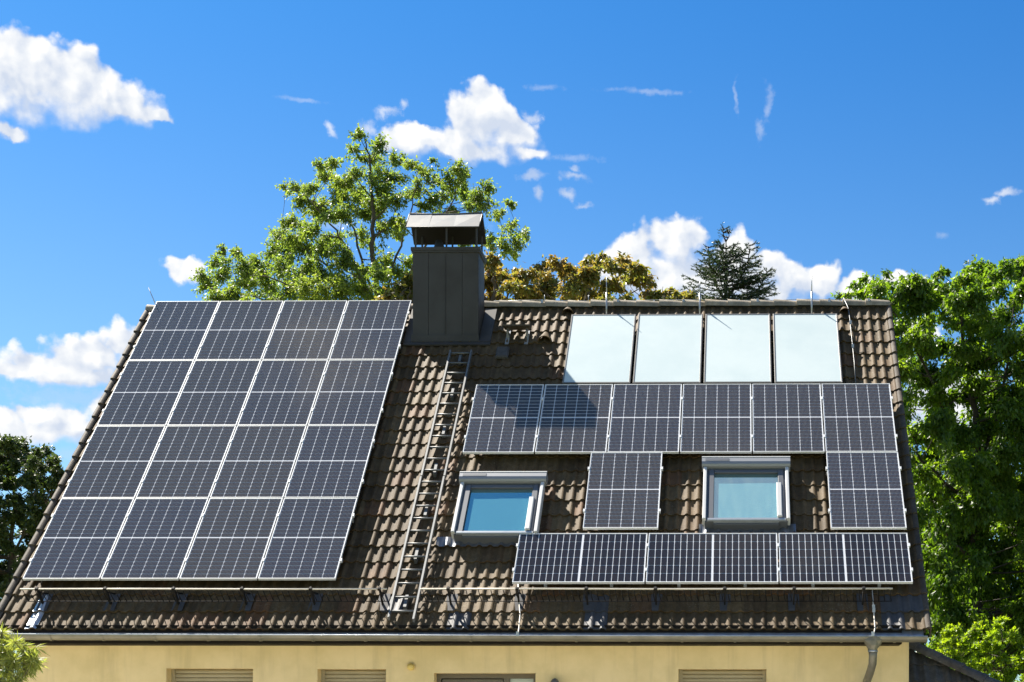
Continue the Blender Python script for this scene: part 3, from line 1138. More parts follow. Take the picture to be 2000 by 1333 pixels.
# cap: bent sheet, open at the ends, on six posts
CA = dict(x0=4.25, x1=5.435)
mb = MB()
cap_prof = [(4.33, 6.122), (4.645, 6.436), (5.04, 6.068)]
for x0, x1, dz0, dz1 in ((4.25, 4.62, 0.0, -.004), (4.62, 5.02, -.010, -.006), (5.02, 5.435, -.006, .010)):
    for (ya, za), (yb, zb) in zip(cap_prof[:-1], cap_prof[1:]):
        dy, dz = yb - ya, zb - za
        L = math.hypot(dy, dz)
        ny, nz = -dz / L * .010, dy / L * .010
        top = [(x0, ya, za), (x1, ya, za), (x1, yb, zb + dz1), (x0, yb, zb + dz0)] if yb == 4.645 else [(x0, ya, za + dz0), (x1, ya, za + dz1), (x1, yb, zb), (x0, yb, zb)]
        bot = [(x, y - ny, z - nz) for x, y, z in top]
        mb.add(top + bot, [(0, 1, 2, 3), (7, 6, 5, 4), (0, 4, 5, 1), (1, 5, 6, 2), (2, 6, 7, 3), (3, 7, 4, 0)])
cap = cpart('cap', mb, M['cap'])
cap.data.materials.append(M['cap_shade'])
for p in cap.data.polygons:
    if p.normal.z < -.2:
        p.material_index = 1  # downward faces take the painted under-cap shade
mb = MB()
for (ya, za), (yb, zb) in zip(cap_prof[:-1], cap_prof[1:]):
    for x in (4.247, 5.437):
        mb.tube([(x, ya, za - .004), (x, yb, zb - .004 + (.006 if x > 5 else 0))], .009, 6)
mb.tube([(4.247, 4.33, 6.118), (5.437, 4.33, 6.118)], .009, 6)
mb.tube([(4.247, 4.645, 6.442), (4.62, 4.645, 6.43), (5.02, 4.645, 6.433), (5.437, 4.645, 6.45)], .011, 6)
mb.tube([(4.247, 5.04, 6.063), (5.437, 5.04, 6.063)], .009, 6)
cpart('cap_edge', mb, M['chimney'])
for x in (4.40, 4.90, 5.385):
    for y, z in ((4.39, 6.165), (4.93, 6.155)):
        mb = MB()
        mb.box(x - .014, x + .014, y - .008, y + .008, CZ1 + .05, z)
        cpart('post', mb, M['chimney'])
mb = MB()
mb.tube([(4.73, 4.66, 5.79), (4.73, 4.66, 5.93), (4.73, 4.66, 6.005)], [.115, .075, .05], 16)
cpart('flue', mb, M['chimney'])
mb = MB()
mb.tube([(5.13, 4.66, 5.79), (5.13, 4.66, 5.845)], .10, 16)
cpart('flue', mb, M['galv'])

# ------------------------------------------------------------------ solar panels


def panel_meshes():
    fb = .0105
    f = MB()
    H = .036
    f.box(0, fb, 0, PL, -H, 0)
    f.box(PW - fb, PW, 0, PL, -H, 0)
    f.box(fb, PW - fb, 0, fb, -H, 0)
    f.box(fb, PW - fb, PL - fb, PL, -H, 0)
    b = MB()
    b.add([(fb, fb, -.006), (PW - fb, fb, -.006), (PW - fb, PL - fb, -.006), (fb, PL - fb, -.006)], [(0, 1, 2, 3)])
    b.add([(fb, fb, -.030), (PW - fb, fb, -.030), (PW - fb, PL - fb, -.030), (fb, PL - fb, -.030)], [(0, 3, 2, 1)])
    mg = .020                      # margin inside the frame
    gx, gy_, mid = (.0092, .0105, .032)
    cw = (PW - 2 * mg - 5 * gx) / 6
    chh = (PL - 2 * mg - mid - 18 * gy_) / 20
    cells = []
    for half in (0, 1):
        for r in range(10):
            y0 = mg + half * (10 * chh + 9 * gy_ + mid) + r * (chh + gy_)
            for c in range(6):
                cells.append((mg + c * (cw + gx), y0))
    return f, b, cells, cw, chh


pf, pb_, cells, cw, chh = panel_meshes()
F_ME = mesh_of(pf, 'frame', M['alu_white'])
B_ME = mesh_of(pb_, 'backsheet', M['backsheet'])


def cell_shape(mb, x, y):
    k = .007
    z = -.0035
    mb.add([(x + k, y, z), (x + cw - k, y, z), (x + cw, y + k * .6, z), (x + cw, y + chh - k * .6, z), (x + cw - k, y + chh, z), (x + k, y + chh, z), (x, y + chh - k * .6, z), (x, y + k * .6, z)], [tuple(range(8))])


ca = MB()
for x, y in cells:
    cell_shape(ca, x, y)
C_ME = mesh_of(ca, 'solar_cells', M['cell'])
c1 = MB()
cell_shape(c1, 0, 0)
C1_ME = mesh_of(c1, 'solar_cell', M['cell_plain'])
cl = MB()
cl.box(-.022, .006, -.03, .03, -.03, .006)
CL_ME = mesh_of(cl, 'clamp', M['alu_white'])
ra = MB()
ra.box(-.012, PW + .012, -.02, .02, -.085, -.037)
RA_ME = mesh_of(ra, 'mounting_rail', M['galv'])
rows_l = ['bottom', 'second lowest', 'second highest', 'top']
cols_l = ['at the left roof edge', 'second from the left', 'third from the left', 'on the ladder side']
for i, (u, v, land) in enumerate(PVR):
    root = empty('solar_module', W(u, v + (PW if land else 0), 0) if land else W(u, v, 0), (TH, 0, 0))
    if land:
        root.rotation_euler = (Matrix.Rotation(TH, 4, 'X') @ Matrix.Rotation(R(-90), 4, 'Z')).to_euler()
    if i < 16:
        tag(root, 'solar panel in the %s row of the big array, %s' % (rows_l[i % 4], cols_l[i // 4]), 'solar panel', 'solar panels of the big left array')
    elif i < 22:
        wh = ['nearest the ladder, partly in chimney shadow', 'half in chimney shadow under the first collector', 'below the gap between first and second collector',
              'below the third white collector', 'directly above the right roof window', 'at the right roof edge'][i - 16]
        tag(root, 'solar panel in the row of six, ' + wh, 'solar panel', 'row of six panels under the white collectors')
    elif i == 22:
        tag(root, 'upright solar panel at the right roof edge beside the right roof window', 'solar panel', 'solar panels beside the roof windows')
    elif i == 23:
        tag(root, 'upright solar panel standing alone between the two roof windows', 'solar panel', 'solar panels beside the roof windows')
    else:
        wh = ['below the left roof window', 'middle of the three', 'at the right roof edge'][i - 24]
        tag(root, 'sideways solar panel in the bottom row, ' + wh, 'solar panel', 'sideways panels in the bottom row')
    link('frame', F_ME, root)
    link('backsheet', B_ME, root)
    if land:
        for x, y in cells:
            link('solar_cell', C1_ME, root, (x, y, 0))
    else:
        link('solar_cells', C_ME, root)['kind'] = 'stuff'
    for y in (PL * .25, PL * .75):
        link('mounting_rail', RA_ME, root, (0, y, 0))
    if land:
        for x in (.26, PW - .26):
            link('clamp', CL_ME, root, (x, 0, 0), (0, 0, R(90)))
            if i == 26:
                link('clamp', CL_ME, root, (x, PL + .014, 0), (0, 0, R(90)))
    else:
        for y in (PL * .22, PL * .78):
            link('clamp', CL_ME, root, (0, y, 0))
            if (12 <= i < 16) or i in (21, 22, 23):
                link('clamp', CL_ME, root, (PW + .016, y, 0))

# ------------------------------------------------------------------ white collectors
for i, (a, b) in enumerate(COLL):
    root = empty('solar_collector', W(a, CV0, 0), ROT)
    wh = ['leftmost of four, with a shadowed corner', 'second from the left of four', 'third from the left of four', 'rightmost of four'][i]
    tag(root, 'white satin glass heat collector below the ridge, ' + wh, 'solar collector', 'white heat collectors below the ridge')
    w, h = b - a, CV1 - CV0
    mb = MB()
    fw = .024
    mb.box(0, fw, 0, h, -.10, .004, .004)
    mb.box(w - fw, w, 0, h, -.10, .004, .004)
    mb.box(fw, w - fw, 0, fw, -.10, .003)
    mb.box(fw, w - fw, h - fw, h, -.10, .003)
    mb.box(fw, w - fw, fw, h - fw, -.10, -.07)
    mb.build('frame', M['coll_frame'], root)
    mb = MB()
    mb.add([(fw, fw, -.002), (w - fw, fw, -.002), (w - fw, h - fw, -.002), (fw, h - fw, -.002)], [(0, 1, 2, 3)])
    mb.build('glass', M['coll_glass'], root)

# ------------------------------------------------------------------ roof ladder
lad = empty('roof_ladder', W(5.04, -.72, -.06), ROT)
tag(lad, 'long aluminium roof ladder lying on the tiles from the snow guard up to the chimney', 'ladder')
for x in (0.0, .333):
    for v0, v1 in ((-.02 - (.04 if x else 0), 3.04), (3.06, 6.38)):
        o = .012 if v0 > 1 else 0
        mb = MB()
        mb.box(x - .013 + o * .3, x + .013 + o * .3, v0, v1, -.035, .028)
        mb.build('stringer', M['ladder'], lad)
rg = MB()
rg.tube([(.013, 0, .005), (.320, 0, .005)], .014, 8)
rgm = mesh_of(rg, 'rung', M['ladder'])
for k in range(23):
    link('rung', rgm, lad, (0, .117 + k * .2817, 0))
for k in range(7):
    mb = MB()
    v = .35 + k * .98
    mb.box(.15, .19, v - .12, v + .12, -.09, -.015)
    mb.build('hook', M['ladder'], lad)

# ------------------------------------------------------------------ snow guards
for gi, (a, b) in enumerate(((.115, 4.985), (5.425, 11.63))):
    root = empty('snow_guard', W(a, -.354, -.10), ROT)
    tag(root, ['snow guard fence above the gutter left of the ladder, under the big panel array', 'snow guard fence above the gutter right of the ladder, under the sideways panels'][gi], 'snow guard',
        'snow guards above the gutter')
    L = b - a
    mb = MB()
    n = int(L / 1.5)
    pts = [(L * k / n, 0, .213 + .004 * math.sin(k * 2.1)) for k in range(n + 1)]
    mb.tube(pts, .0108, 8)
    mb.build('top_rail', M['cream_rail'], root)
    mb = MB()
    mb.tube([(0, 0, 0), (L, 0, 0)], .006, 6)
    mb.build('lower_rail', M['black_metal'], root)
    gd = MB()
    x = .04
    while x < L:
        gd.tube([(x - .012, 0, .206), (x - .006, .004, .10), (x + .012, 0, -.004)], .0062, 4)
        x += .082
    gd.build('grid', M['black_metal'], root)
    for u in BRK:
        if not (a < u < b + .1):
            continue
        k = MB()
        x = u - a
        k.box(x - .010, x + .010, -.010, .030, -.06, .232)
        k.box(x - .022, x + .022, -.018, .018, .196, .234, .005)
        k.add([(x - .009, .02, .13), (x + .009, .02, .13), (x + .009, .20, -.05), (x - .009, .20, -.05), (x - .009, .05, .12), (x + .009, .05, .12), (x + .009, .23, -.05), (x - .009, .23, -.05)],
              [(0, 1, 2, 3), (7, 6, 5, 4), (0, 3, 7, 4), (1, 5, 6, 2)])
        br = k.build('bracket', M['black_metal'], root)
        k = MB()
        k.box(x - .07, x + .075, -.12, .22, -.062, -.055)
        k.build('base_plate', M['tile_grey'], br)

# ------------------------------------------------------------------ roof step, lightning protection
st_ = empty('roof_step', W(5.83, 6.30, -.02), ROT)
tag(st_, 'chimney sweep step, a short tread on two brackets right of the chimney', 'roof step')
mb = MB()
T1 = Matrix.Rotation(-TH, 4, 'X')
mb.box(0, .43, -.13, .13, -.012, .012)
o = mb.build('tread', M['verge'], st_, rot=(-TH, 0, 0))
for x in (.06, .37):
    mb = MB()
    mb.box(x - .012, x + .012, -.10, .02, -.14, -.012)
    mb.box(x - .03, x + .03, -.30, .10, -.13, -.125)
    mb.build('bracket', M['galv'], st_)

RODS = [(7.45, 4.80, 5.45, 'over the leftmost white collector'), (8.975, 4.78, 5.36, 'in front of the small spruce, over the second white collector'), (10.80, 4.80, 5.45, 'over the rightmost white collector')]
for x, y, z1, wh in RODS:
    z0 = (y + .15 * ST) / CT * ST - .15 * CT
    z0 = math.tan(TH) * (y - .14 * ST) - .14 * CT
    root = empty('lightning_rod', (x, y, z0))
    tag(root, 'thin upright lightning rod ' + wh, 'lightning rod', 'lightning rods along the ridge')
    mb = MB()
    mb.tube([(0, 0, .42), (0, 0, z1 - z0)], [.009, .005], 6)
    mb.build('tip', M['galv'], root)
    mb = MB()
    mb.tube([(0, 0, -.02), (0, 0, .42)], .014, 8)
    mb.build('post', M['alu'], root)
for x, z1, wh in ((6.39, 5.26, 'rising from the ridge just right of the chimney'), (7.12, 5.25, 'rising from the ridge over the first ridge vent')):
    root = empty('lightning_rod', (x, RIDGE[1] + .06, RIDGE[2] + .04))
    tag(root, 'short thin lightning rod ' + wh, 'lightning rod', 'lightning rods along the ridge')
    mb = MB()
    mb.tube([(0, 0, 0), (0, 0, z1 - RIDGE[2] - .04)], [.007, .005], 6)
    mb.build('tip', M['galv'], root)
root = empty('lightning_rod', (-.008, 4.95, 5.02))
tag(root, 'thin lightning rod leaning out to the left at the left end of the ridge', 'lightning rod', 'lightning rods along the ridge')
mb = MB()
mb.tube([(0, 0, 0), (-.137, 0, .32)], [.008, .006], 6)
mb.build('tip', M['galv'], root)


def cable(name, label, pts, r, m, clips=()):
    root = empty(name, pts[0])
    tag(root, label, 'cable')
    p0 = Vector(pts[0])
    mb = MB()
    mb.tube([Vector(p) - p0 for p in pts], r, 6)
    mb.build('wire', m, root)
    for c in clips:
        mb = MB()
        q = Vector(c) - p0
        mb.box(q.x - .018, q.x + .018, q.y - .02, q.y + .02, q.z - .03, q.z + .03)
        mb.build('clip', M['alu'], root)


cable('lightning_cable', 'pale lightning cable running down the tiles from snow guard to gutter, near the ladder',
      [W(6.66, .02, -.10), W(6.70, -.30, -.115), W(6.745, -.6, -.118), W(6.755, -.86, -.12), (6.755, -.60, -.79), (6.755, -.645, -.785)], .0095, M['cream_rail'], [(6.755, -.64, -.79)])
cable('lightning_cable', 'pale lightning cable running down the tiles to the hopper of the downpipe',
      [W(11.385, -.10, -.09), W(11.388, -.45, -.118), W(11.385, -.86, -.12), (11.365, -.56, -.79), (11.345, -.645, -.785)], .0095, M['cream_rail'],
      [W(11.388, -.46, -.11), W(11.388, -.52, -.11), (11.345, -.645, -.79)])
q = (RIDGE[1] + .06, RIDGE[2] + .07)
cable('lightning_cable', 'grey lightning cable dropping from the ridge down beside the rightmost white collector',
      [(11.28, q[0], q[1] - .01), (11.34, q[0] - .05, q[1] + .01), W(11.40, 6.98, -.09), W(11.415, 6.75, -.115), W(11.42, 6.1, -.118), W(11.425, 5.4, -.118), W(11.415, 4.70, -.115)], .008, M['ladder'],
      [W(11.418, 6.55, -.11), W(11.423, 5.85, -.11)])
cable('ridge_wire', 'thin lightning wire held by clips along the top of the ridge tiles',
      [(5.55 + .65 * k, q[0] - .02, q[1] - .012 + .012 * math.sin(k * 1.7)) for k in range(10)], .005, M['galv'],
      [(x, q[0] - .10, q[1] - .045) for x in (6.36, 7.62, 8.70, 9.92, 11.10, 11.75)])

# ------------------------------------------------------------------ lamps on the wall
root = empty('wall_lamp', (5.241, -.002, -1.185))
tag(root, 'small round yellow lamp on the plaster wall between window and door', 'wall lamp')
mb = MB()
mb.tube([(0, 0, 0), (0, -.03, 0), (0, -.055, 0), (0, -.07, 0)], [.052, .050, .036, .012], 14)
mb.build('shell', M['lamp_yellow'], root)
mb = MB()
mb.tube([(0, 0, 0), (0, -.012, 0)], .062, 14)
mb.build('mount', M['plaster'], root)
root = empty('wall_lamp', (7.175, -.002, -1.42))
tag(root, 'dark grey domed lamp on the wall right of the door', 'wall lamp')
mb = MB()
mb.tube([(0, -.09, -.12), (0, -.09, 0), (0, -.09, .04), (0, -.09, .068), (0, -.09, .08)], [.062, .062, .055, .035, .008], 14)
mb.build('dome', M['lamp_grey'], root)
mb = MB()
mb.box(-.02, .02, -.06, 0, -.05, .0)
mb.build('arm', M['lamp_grey'], root)

# ------------------------------------------------------------------ low outbuilding at the right
ob = empty('outbuilding', (11.9, .8, GZ))
tag(ob, 'low outbuilding with a dark tiled roof and sloping hip at the right house corner', 'outbuilding')
OB = Vector((11.9, .8, GZ))
OW = -1.22
hipA, hipB = (12.0, -.06), (15.2, -2.43)       # hip line in u, v


def hip_v(u):
    return hipA[1] + (u - hipA[0]) * (hipB[1] - hipA[1]) / (hipB[0] - hipA[0])


mb = MB()
c4 = [W(11.90, hip_v(11.9), OW - .03), W(14.6, hip_v(14.6), OW - .03), W(14.6, -2.5, OW - .03), W(11.90, -2.5, OW - .03)]
mb.add([Vector(p) - OB for p in c4], [(0, 3, 2, 1)])
c5 = [W(11.90, hip_v(11.9), OW - .03), W(14.6, hip_v(14.6), OW - .03)]
b1, b2 = Vector(c5[0]), Vector(c5[1])
mb.add([b1 - OB, b2 - OB, b2 + Vector((.9, 3.5, -1.2)) - OB, b1 + Vector((0, 3.5, -2.2)) - OB], [(0, 1, 2, 3)])
rf = mb.build('roof', M['tile_dark'], ob)
T2 = None
tm = tile_shape(tile_profile(), TL)
TD_ME = mesh_of(tm, 'dark_roof_tile', M['tile_dark'])
for k in range(0, 9):
    v = -.405 + .02 - k * DV
    for j in range(9):
        u = 11.905 + j * DU
        top = hip_v(u + DU)
        if v + DV < top + .02:
            o = link('roof_tile', TD_ME, rf, Vector(W(u, v, OW - .02)) - OB, ROT)
        elif v < hip_v(u) - .02:
            # cut along the hip
            t = MB()
            prof = [(x, z) for x, z in tile_profile()]
            vs, fs = [], []
            for x, z in prof:
                h = max(.004, min(DV + .02, hip_v(u + x) - v))
                vs += [(x, 0, z + .024), (x, h, z + .024 * (1 - h / TL))]
            for i in range(len(prof) - 1):
                fs.append((2 * i, 2 * i + 2, 2 * i + 3, 2 * i + 1))
            t.add(vs, fs, True)
            t.add([(x, 0, z + .024) for x, z in prof] + [(x, .004, z + .004) for x, z in prof], [(len(prof) + i, len(prof) + i + 1, i + 1, i) for i in range(len(prof) - 1)])
            t.build('roof_tile', M['tile_dark'], rf, Vector(W(u, v, OW - .02)) - OB, ROT)
hm_ = MB()
LH = .43
prh = [(math.cos(a), math.sin(a)) for a in [math.pi * i / 8 for i in range(9)]]
n = 9
vs = [(0, y * .105, z * .085 + .02) for y, z in prh] + [(LH, y * .092, z * .070 + .012) for y, z in prh] + [(0, y * .09, z * .07 + .015) for y, z in prh]
hm_.add(vs[:2 * n], [(i, i + 1, n + i + 1, n + i) for i in range(n - 1)], True)
hm_.add(vs[:n] + vs[2 * n:], [(i, n + i, n + i + 1, i + 1) for i in range(n - 1)])
H_ME = mesh_of(hm_, 'hip_tile', M['tile_dark'])
hd = (Vector(W(hipA[0], hipA[1], OW)) - Vector(W(hipB[0], hipB[1], OW))).normalized()
hn = Vector((.25, -.45, .85))
hs_ = hn.cross(hd).normalized()
hn = hd.cross(hs_).normalized()
HM = Matrix((hd, hs_, hn)).transposed().to_euler()
for k in range(9):
    p = Vector(W(hipA[0], hipA[1], OW + .035)) - hd * (.36 * (k + .25))
    link('hip_tile', H_ME, rf, p - OB, HM)
mb = MB()
mb.box(11.9, 14.6, .9, 3.6, GZ, -2.9)
mb.v = [tuple(Vector(p) - OB) for p in mb.v]
mb.build('wall', M['render_wall'], ob)

# ------------------------------------------------------------------ trees and shrubs


def clus(pts, Y, dep, zx=1.0, ox=0.0, oy=0.0, seed=0, rmul=1.0):
    """(x, y, radius) picture points to cluster centres at distance Y +- dep"""
    rng = random.Random(seed)
    out = []
    for x, y, r in pts:
        yy = Y + rng.uniform(-dep, dep)
        p = at(ox + x / zx, oy + y / zx, yy)
        out.append((p[0], p[1], p[2], rmul * r / zx * (yy - CAM[1]) / FPX))
    return out


MAPLE = [(1000, 110, 45), (960, 180, 40), (1090, 170, 60), (1040, 240, 60), (1190, 240, 50), (860, 270, 50), (780, 270, 35), (820, 340, 60), (900, 370, 60), (980, 330, 60), (1090, 330, 70), (1180, 340, 60),
         (1000, 420, 80), (1100, 420, 80), (900, 450, 80), (740, 400, 50), (650, 400, 45), (590, 385, 30), (700, 450, 60), (800, 520, 70), (760, 500, 60), (900, 560, 80), (1000, 540, 80), (1100, 520, 70),
         (1190, 460, 60), (1300, 280, 50), (1340, 310, 50), (1400, 240, 25), (1330, 390, 60), (1410, 360, 40), (1390, 470, 50), (1270, 440, 40), (1530, 290, 60), (1580, 330, 50), (1500, 370, 60), (1470, 440, 50),
         (1560, 420, 60), (1640, 460, 60), (1700, 400, 50), (1700, 480, 50), (1600, 500, 50), (1820, 480, 35), (1770, 540, 35), (1830, 600, 40), (1910, 640, 35), (1860, 700, 50), (1780, 720, 50), (1720, 690, 45),
         (1840, 750, 40), (1480, 520, 45), (1350, 500, 45),
         (640, 580, 60), (700, 600, 50), (570, 650, 60), (650, 660, 70), (760, 640, 70), (850, 660, 60), (620, 740, 70), (720, 720, 80), (820, 740, 80), (530, 740, 50), (920, 720, 70),
         (1000, 650, 50), (1120, 620, 60), (1180, 580, 60), (1230, 590, 40), (1200, 640, 40), (1060, 700, 40), (1640, 640, 50), (1560, 700, 50),
         (240, 730, 35), (340, 750, 45), (220, 810, 50), (120, 870, 40), (180, 920, 60), (270, 860, 70), (300, 950, 70), (380, 830, 70), (440, 800, 60), (400, 930, 80), (490, 860, 80), (520, 950, 80),
         (600, 830, 80), (620, 930, 80), (700, 830, 80), (720, 940, 80), (800, 850, 80), (830, 940, 80), (900, 830, 70), (930, 930, 80), (1010, 850, 80), (1040, 950, 80), (1100, 850, 70), (1140, 780, 60),
         (1180, 850, 60), (1250, 800, 50), (1260, 880, 60), (560, 1010, 80), (760, 1010, 80), (960, 1020, 80), (1120, 960, 80), (1240, 980, 70), (240, 1000, 70), (400, 1020, 70)]
MC = clus(MAPLE, 16.0, 1.5, 2.836, 350, 230, 3, 1.5)
q0 = at(745, 600, 16)


def stem(*pp):
    return [tuple(at(x, y, Y)) for x, y, Y in pp]


tb_ = (q0[0] - .2, 16.0, GZ)
mst = [[tb_] + stem((735, 700, 16), (738, 600, 16), (726, 480, 16), (727, 400, 16), (725, 330, 16), (712, 270, 16)),
       stem((738, 640, 16), (700, 520, 15.8), (655, 450, 15.6), (600, 385, 15.6), (565, 368, 15.5)),
       stem((738, 610, 16), (700, 480, 16.6), (672, 400, 16.6), (640, 340, 16.6)),
       stem((737, 620, 16), (775, 500, 16.4), (805, 400, 16.4), (815, 330, 16.4)),
       stem((737, 660, 16), (830, 480, 16), (880, 400, 15.8), (905, 335, 15.8)),
       stem((738, 680, 16), (870, 520, 16.5), (960, 470, 16.5), (1015, 455, 16.5)),
       stem((738, 720, 16), (640, 590, 15.4), (520, 540, 15.2), (430, 530, 15.2)),
       stem((738, 740, 16), (600, 620, 16.8), (500, 580, 16.8), (400, 560, 16.8)),
       stem((738, 690, 16), (640, 520, 16.8), (580, 480, 16.8), (545, 460, 16.8))]
tree('maple_tree', 'tall loose green tree with open branches rising behind the chimney', 'tree', tb_, mst, MC, 4300, .08, .04, M['leaf_maple'], M['bark'], twigs=10, droop=.5, spread=.13, up=.3, seed=4, trunk_r=.10)

CHEST_A = [(955, 510, 22), (965, 535, 24), (945, 550, 26), (985, 545, 24), (1000, 560, 26), (960, 580, 30), (995, 590, 28), (1010, 535, 16), (930, 585, 25)]
CHEST_B = [(1065, 520, 20), (1090, 515, 18), (1040, 540, 26), (1075, 545, 30), (1110, 530, 26), (1140, 540, 30), (1155, 508, 18), (1175, 505, 16), (1165, 530, 26), (1195, 520, 24), (1220, 515, 20), (1240, 525, 22),
           (1255, 545, 20), (1262, 570, 16), (1225, 545, 24), (1190, 555, 28), (1150, 570, 32), (1110, 570, 34), (1070, 575, 34), (1035, 575, 28), (1220, 580, 16), (1185, 590, 26), (1145, 600, 30), (1095, 605, 30), (1045, 605, 28), (1268, 590, 10), (1250, 596, 12)]
CHEST_C = [(1285, 578, 16), (1310, 580, 14), (1335, 578, 14), (1355, 585, 14), (1300, 600, 22), (1340, 605, 22), (1322, 572, 7)]
CHEST_D = [(780, 570, 22), (800, 555, 22), (760, 585, 20), (795, 585, 26), (770, 605, 24), (810, 590, 26)]


def small_tree(name, label, pts, Y, dep, per, ln, wd, leaf, seed, trunkx, group=None, **k):
    C = clus(pts, Y, dep, seed=seed, rmul=1.3)
    top = min(p[1] for p in pts)
    xs_ = [p[0] for p in pts]
    b = at(trunkx, 700, Y)
    base = (b[0], Y, GZ)
    sts = [[base] + stem((trunkx, 640, Y), (trunkx, (top + 600) / 2, Y), (trunkx + 4, top + 12, Y))]
    sts.append(stem((trunkx, 650, Y), ((trunkx + min(xs_)) / 2, 590, Y), (min(xs_) + 8, 560, Y)))
    sts.append(stem((trunkx, 650, Y), ((trunkx + max(xs_)) / 2, 585, Y), (max(xs_) - 8, 560, Y)))
    return tree(name, label, 'tree', base, sts, C, per, ln, wd, leaf, M['bark'], seed=seed, group=group, **k)


small_tree('chestnut_tree', 'rusty brown leaved tree directly right of the chimney', CHEST_A, 13.2, .9, 4800, .10, .055, M['leaf_chestnut'], 21, 965, trunk_r=.12, twigs=8, droop=.9, spread=.14)
small_tree('chestnut_tree', 'broad golden brown tree behind the ridge between chimney and spruce', CHEST_B, 14.0, 1.0, 4800, .10, .055, M['leaf_chestnut'], 22, 1145, trunk_r=.12, twigs=8, droop=.9, spread=.14)
small_tree('chestnut_tree', 'low strip of golden brown foliage just left of the spruce, behind the ridge', CHEST_C, 13.6, .5, 7500, .11, .06, M['leaf_chestnut'], 23, 1320, trunk_r=.08, twigs=7, droop=.7, spread=.12)
small_tree('chestnut_tree', 'little patch of yellow brown foliage left of the chimney above the big panel array', CHEST_D, 13.4, .6, 6500, .13, .07, M['leaf_chestnut'], 24, 785, trunk_r=.1, twigs=8, droop=.9, spread=.14)


# spruce: leaders with tiers of upswept twiggy boughs
def spruce():
    rng = np.random.default_rng(31)
    Y = 20.0
    b = at(1416, 700, Y)
    base = np.array((b[0], Y, GZ))
    root = empty('spruce_tree', tuple(base))
    tag(root, 'small dark spruce with a forked bare tip standing behind the white collectors', 'spruce')
    m = (Y - CAM[1]) / FPX
    tb, bb = MB(), MB()
    P, A, N = [], [], []

    def leader(pts, r0):
        pts = [np.array(p) for p in pts]
        tb.tube([p - base for p in pts], [r0 * (1 - .85 * i / (len(pts) - 1)) for i in range(len(pts))], 6, caps=False)

    def bough(p, d, L, dens=1.0):
        """a bough from p along d, tips bent up, with side twigs clothed in needles"""
        d = d / np.linalg.norm(d)
        n = 7
        pts = []
        for i in range(n):
            t = i / (n - 1)
            q = p + d * L * t + np.array([0, 0, L * (.34 * t * t - .12 * t)])
            pts.append(q)
        bb.tube([q - base for q in pts], [.016 * (1 - .8 * i / (n - 1)) + .003 for i in range(n)], 4, caps=False)
        segs = [(pts[i], pts[i + 1]) for i in range(1, n - 1)]
        k = int(L / .13)
        for j in range(k):
            t = .18 + .82 * (j + rng.random()) / k
            i = min(n - 2, int(t * (n - 1)))
            a = pts[i] + (pts[i + 1] - pts[i]) * (t * (n - 1) - i)
            sd = np.cross(d, [0, 0, 1.0]) * (1 if j % 2 else -1)
            tw = d * .75 + sd * rng.uniform(.5, 1.0) + np.array([0, 0, rng.uniform(-.35, .25)])
            tl = L * .36 * (1.15 - t) + .10
            e = a + tw / np.linalg.norm(tw) * tl
            bb.tube([a - base, e - base], [.005, .002], 3, caps=False)
            segs.append((a, e))
        for a, e in segs:
            ln = np.linalg.norm(e - a)
            c = max(3, int(ln * 150 * dens))
            t = rng.random(c)
            dd = (e - a) / (ln + 1e-6)
            P.append(a + (e - a) * t[:, None])
            A.append(dd * 1.1 + unit(c, rng) * .75 + np.array([0, 0, .12]))
            N.append(unit(c, rng))

    top = at(1412, 440, Y)
    fork = at(1418, 472, Y)
    leader([base, at(1416, 640, Y), at(1418, 540, Y), fork], .085)
    leader([fork, at(1413, 462, Y), top], .025)
    leader([fork, at(1424, 462, Y), at(1423, 448, Y)], .02)
    for q, (tx, ty) in ((0, (1413, 455)), (0, (1422, 456)), (0, (1414, 448)), (0, (1421, 464))):
        p = at(tx, ty, Y)
        for a in rng.uniform(0, 6.3, 3):
            bough(p, np.array([math.cos(a), math.sin(a), .25]), .14, .5)
    # sub-leaders
    subs = [((1400, 560), (1386, 520), (1384, 482)), ((1436, 560), (1460, 520), (1465, 478)), ((1440, 600), (1480, 570), (1500, 530))]
    for q in subs:
        pts = [at(x, y, Y + .2) for x, y in q]
        leader([at(1417, q[0][1] + 30, Y)] + pts, .05)
        for t in np.linspace(.15, .98, 9):
            i = 0 if t < .5 else 1
            p = pts[i] + (pts[i + 1] - pts[i]) * ((t - .5 * i) * 2)
            for a in rng.uniform(0, 6.3, 3):
                bough(p, np.array([math.cos(a), math.sin(a), .15]), (.15 + .55 * (1 - t)) * rng.uniform(.7, 1.15))
    for y in range(486, 680, 9):
        p = at(1418, y, Y)
        L = min(1.3, (y - 468) * m * .86 + .10)
        for a in rng.uniform(0, 6.3, 6 if y < 560 else 7):
            el = .30 - .35 * min(1, (y - 480) / 110)
            bough(p, np.array([math.cos(a), math.sin(a), el]), L * rng.uniform(.65, 1.12))
    P, A, N = np.concatenate(P), np.concatenate(A), np.concatenate(N)
    tb.build('trunk', M['bark_dark'], root)
    bb.build('branches', M['bark_dark'], root)
    n = len(P)
    leaf_mesh('crown', P - base, A, N, np.full(n, .062), np.full(n, .013), M['needle'], parent=root)


spruce()

# walnut tree filling the right side
rng_ = random.Random(5)


def inside(poly, x, y):
    c = False
    j = len(poly) - 1
    for i in range(len(poly)):
        xi, yi = poly[i]
        xj, yj = poly[j]
        if (yi > y) != (yj > y) and x < (xj - xi) * (y - yi) / (yj - yi) + xi:
            c = not c
        j = i
    return c


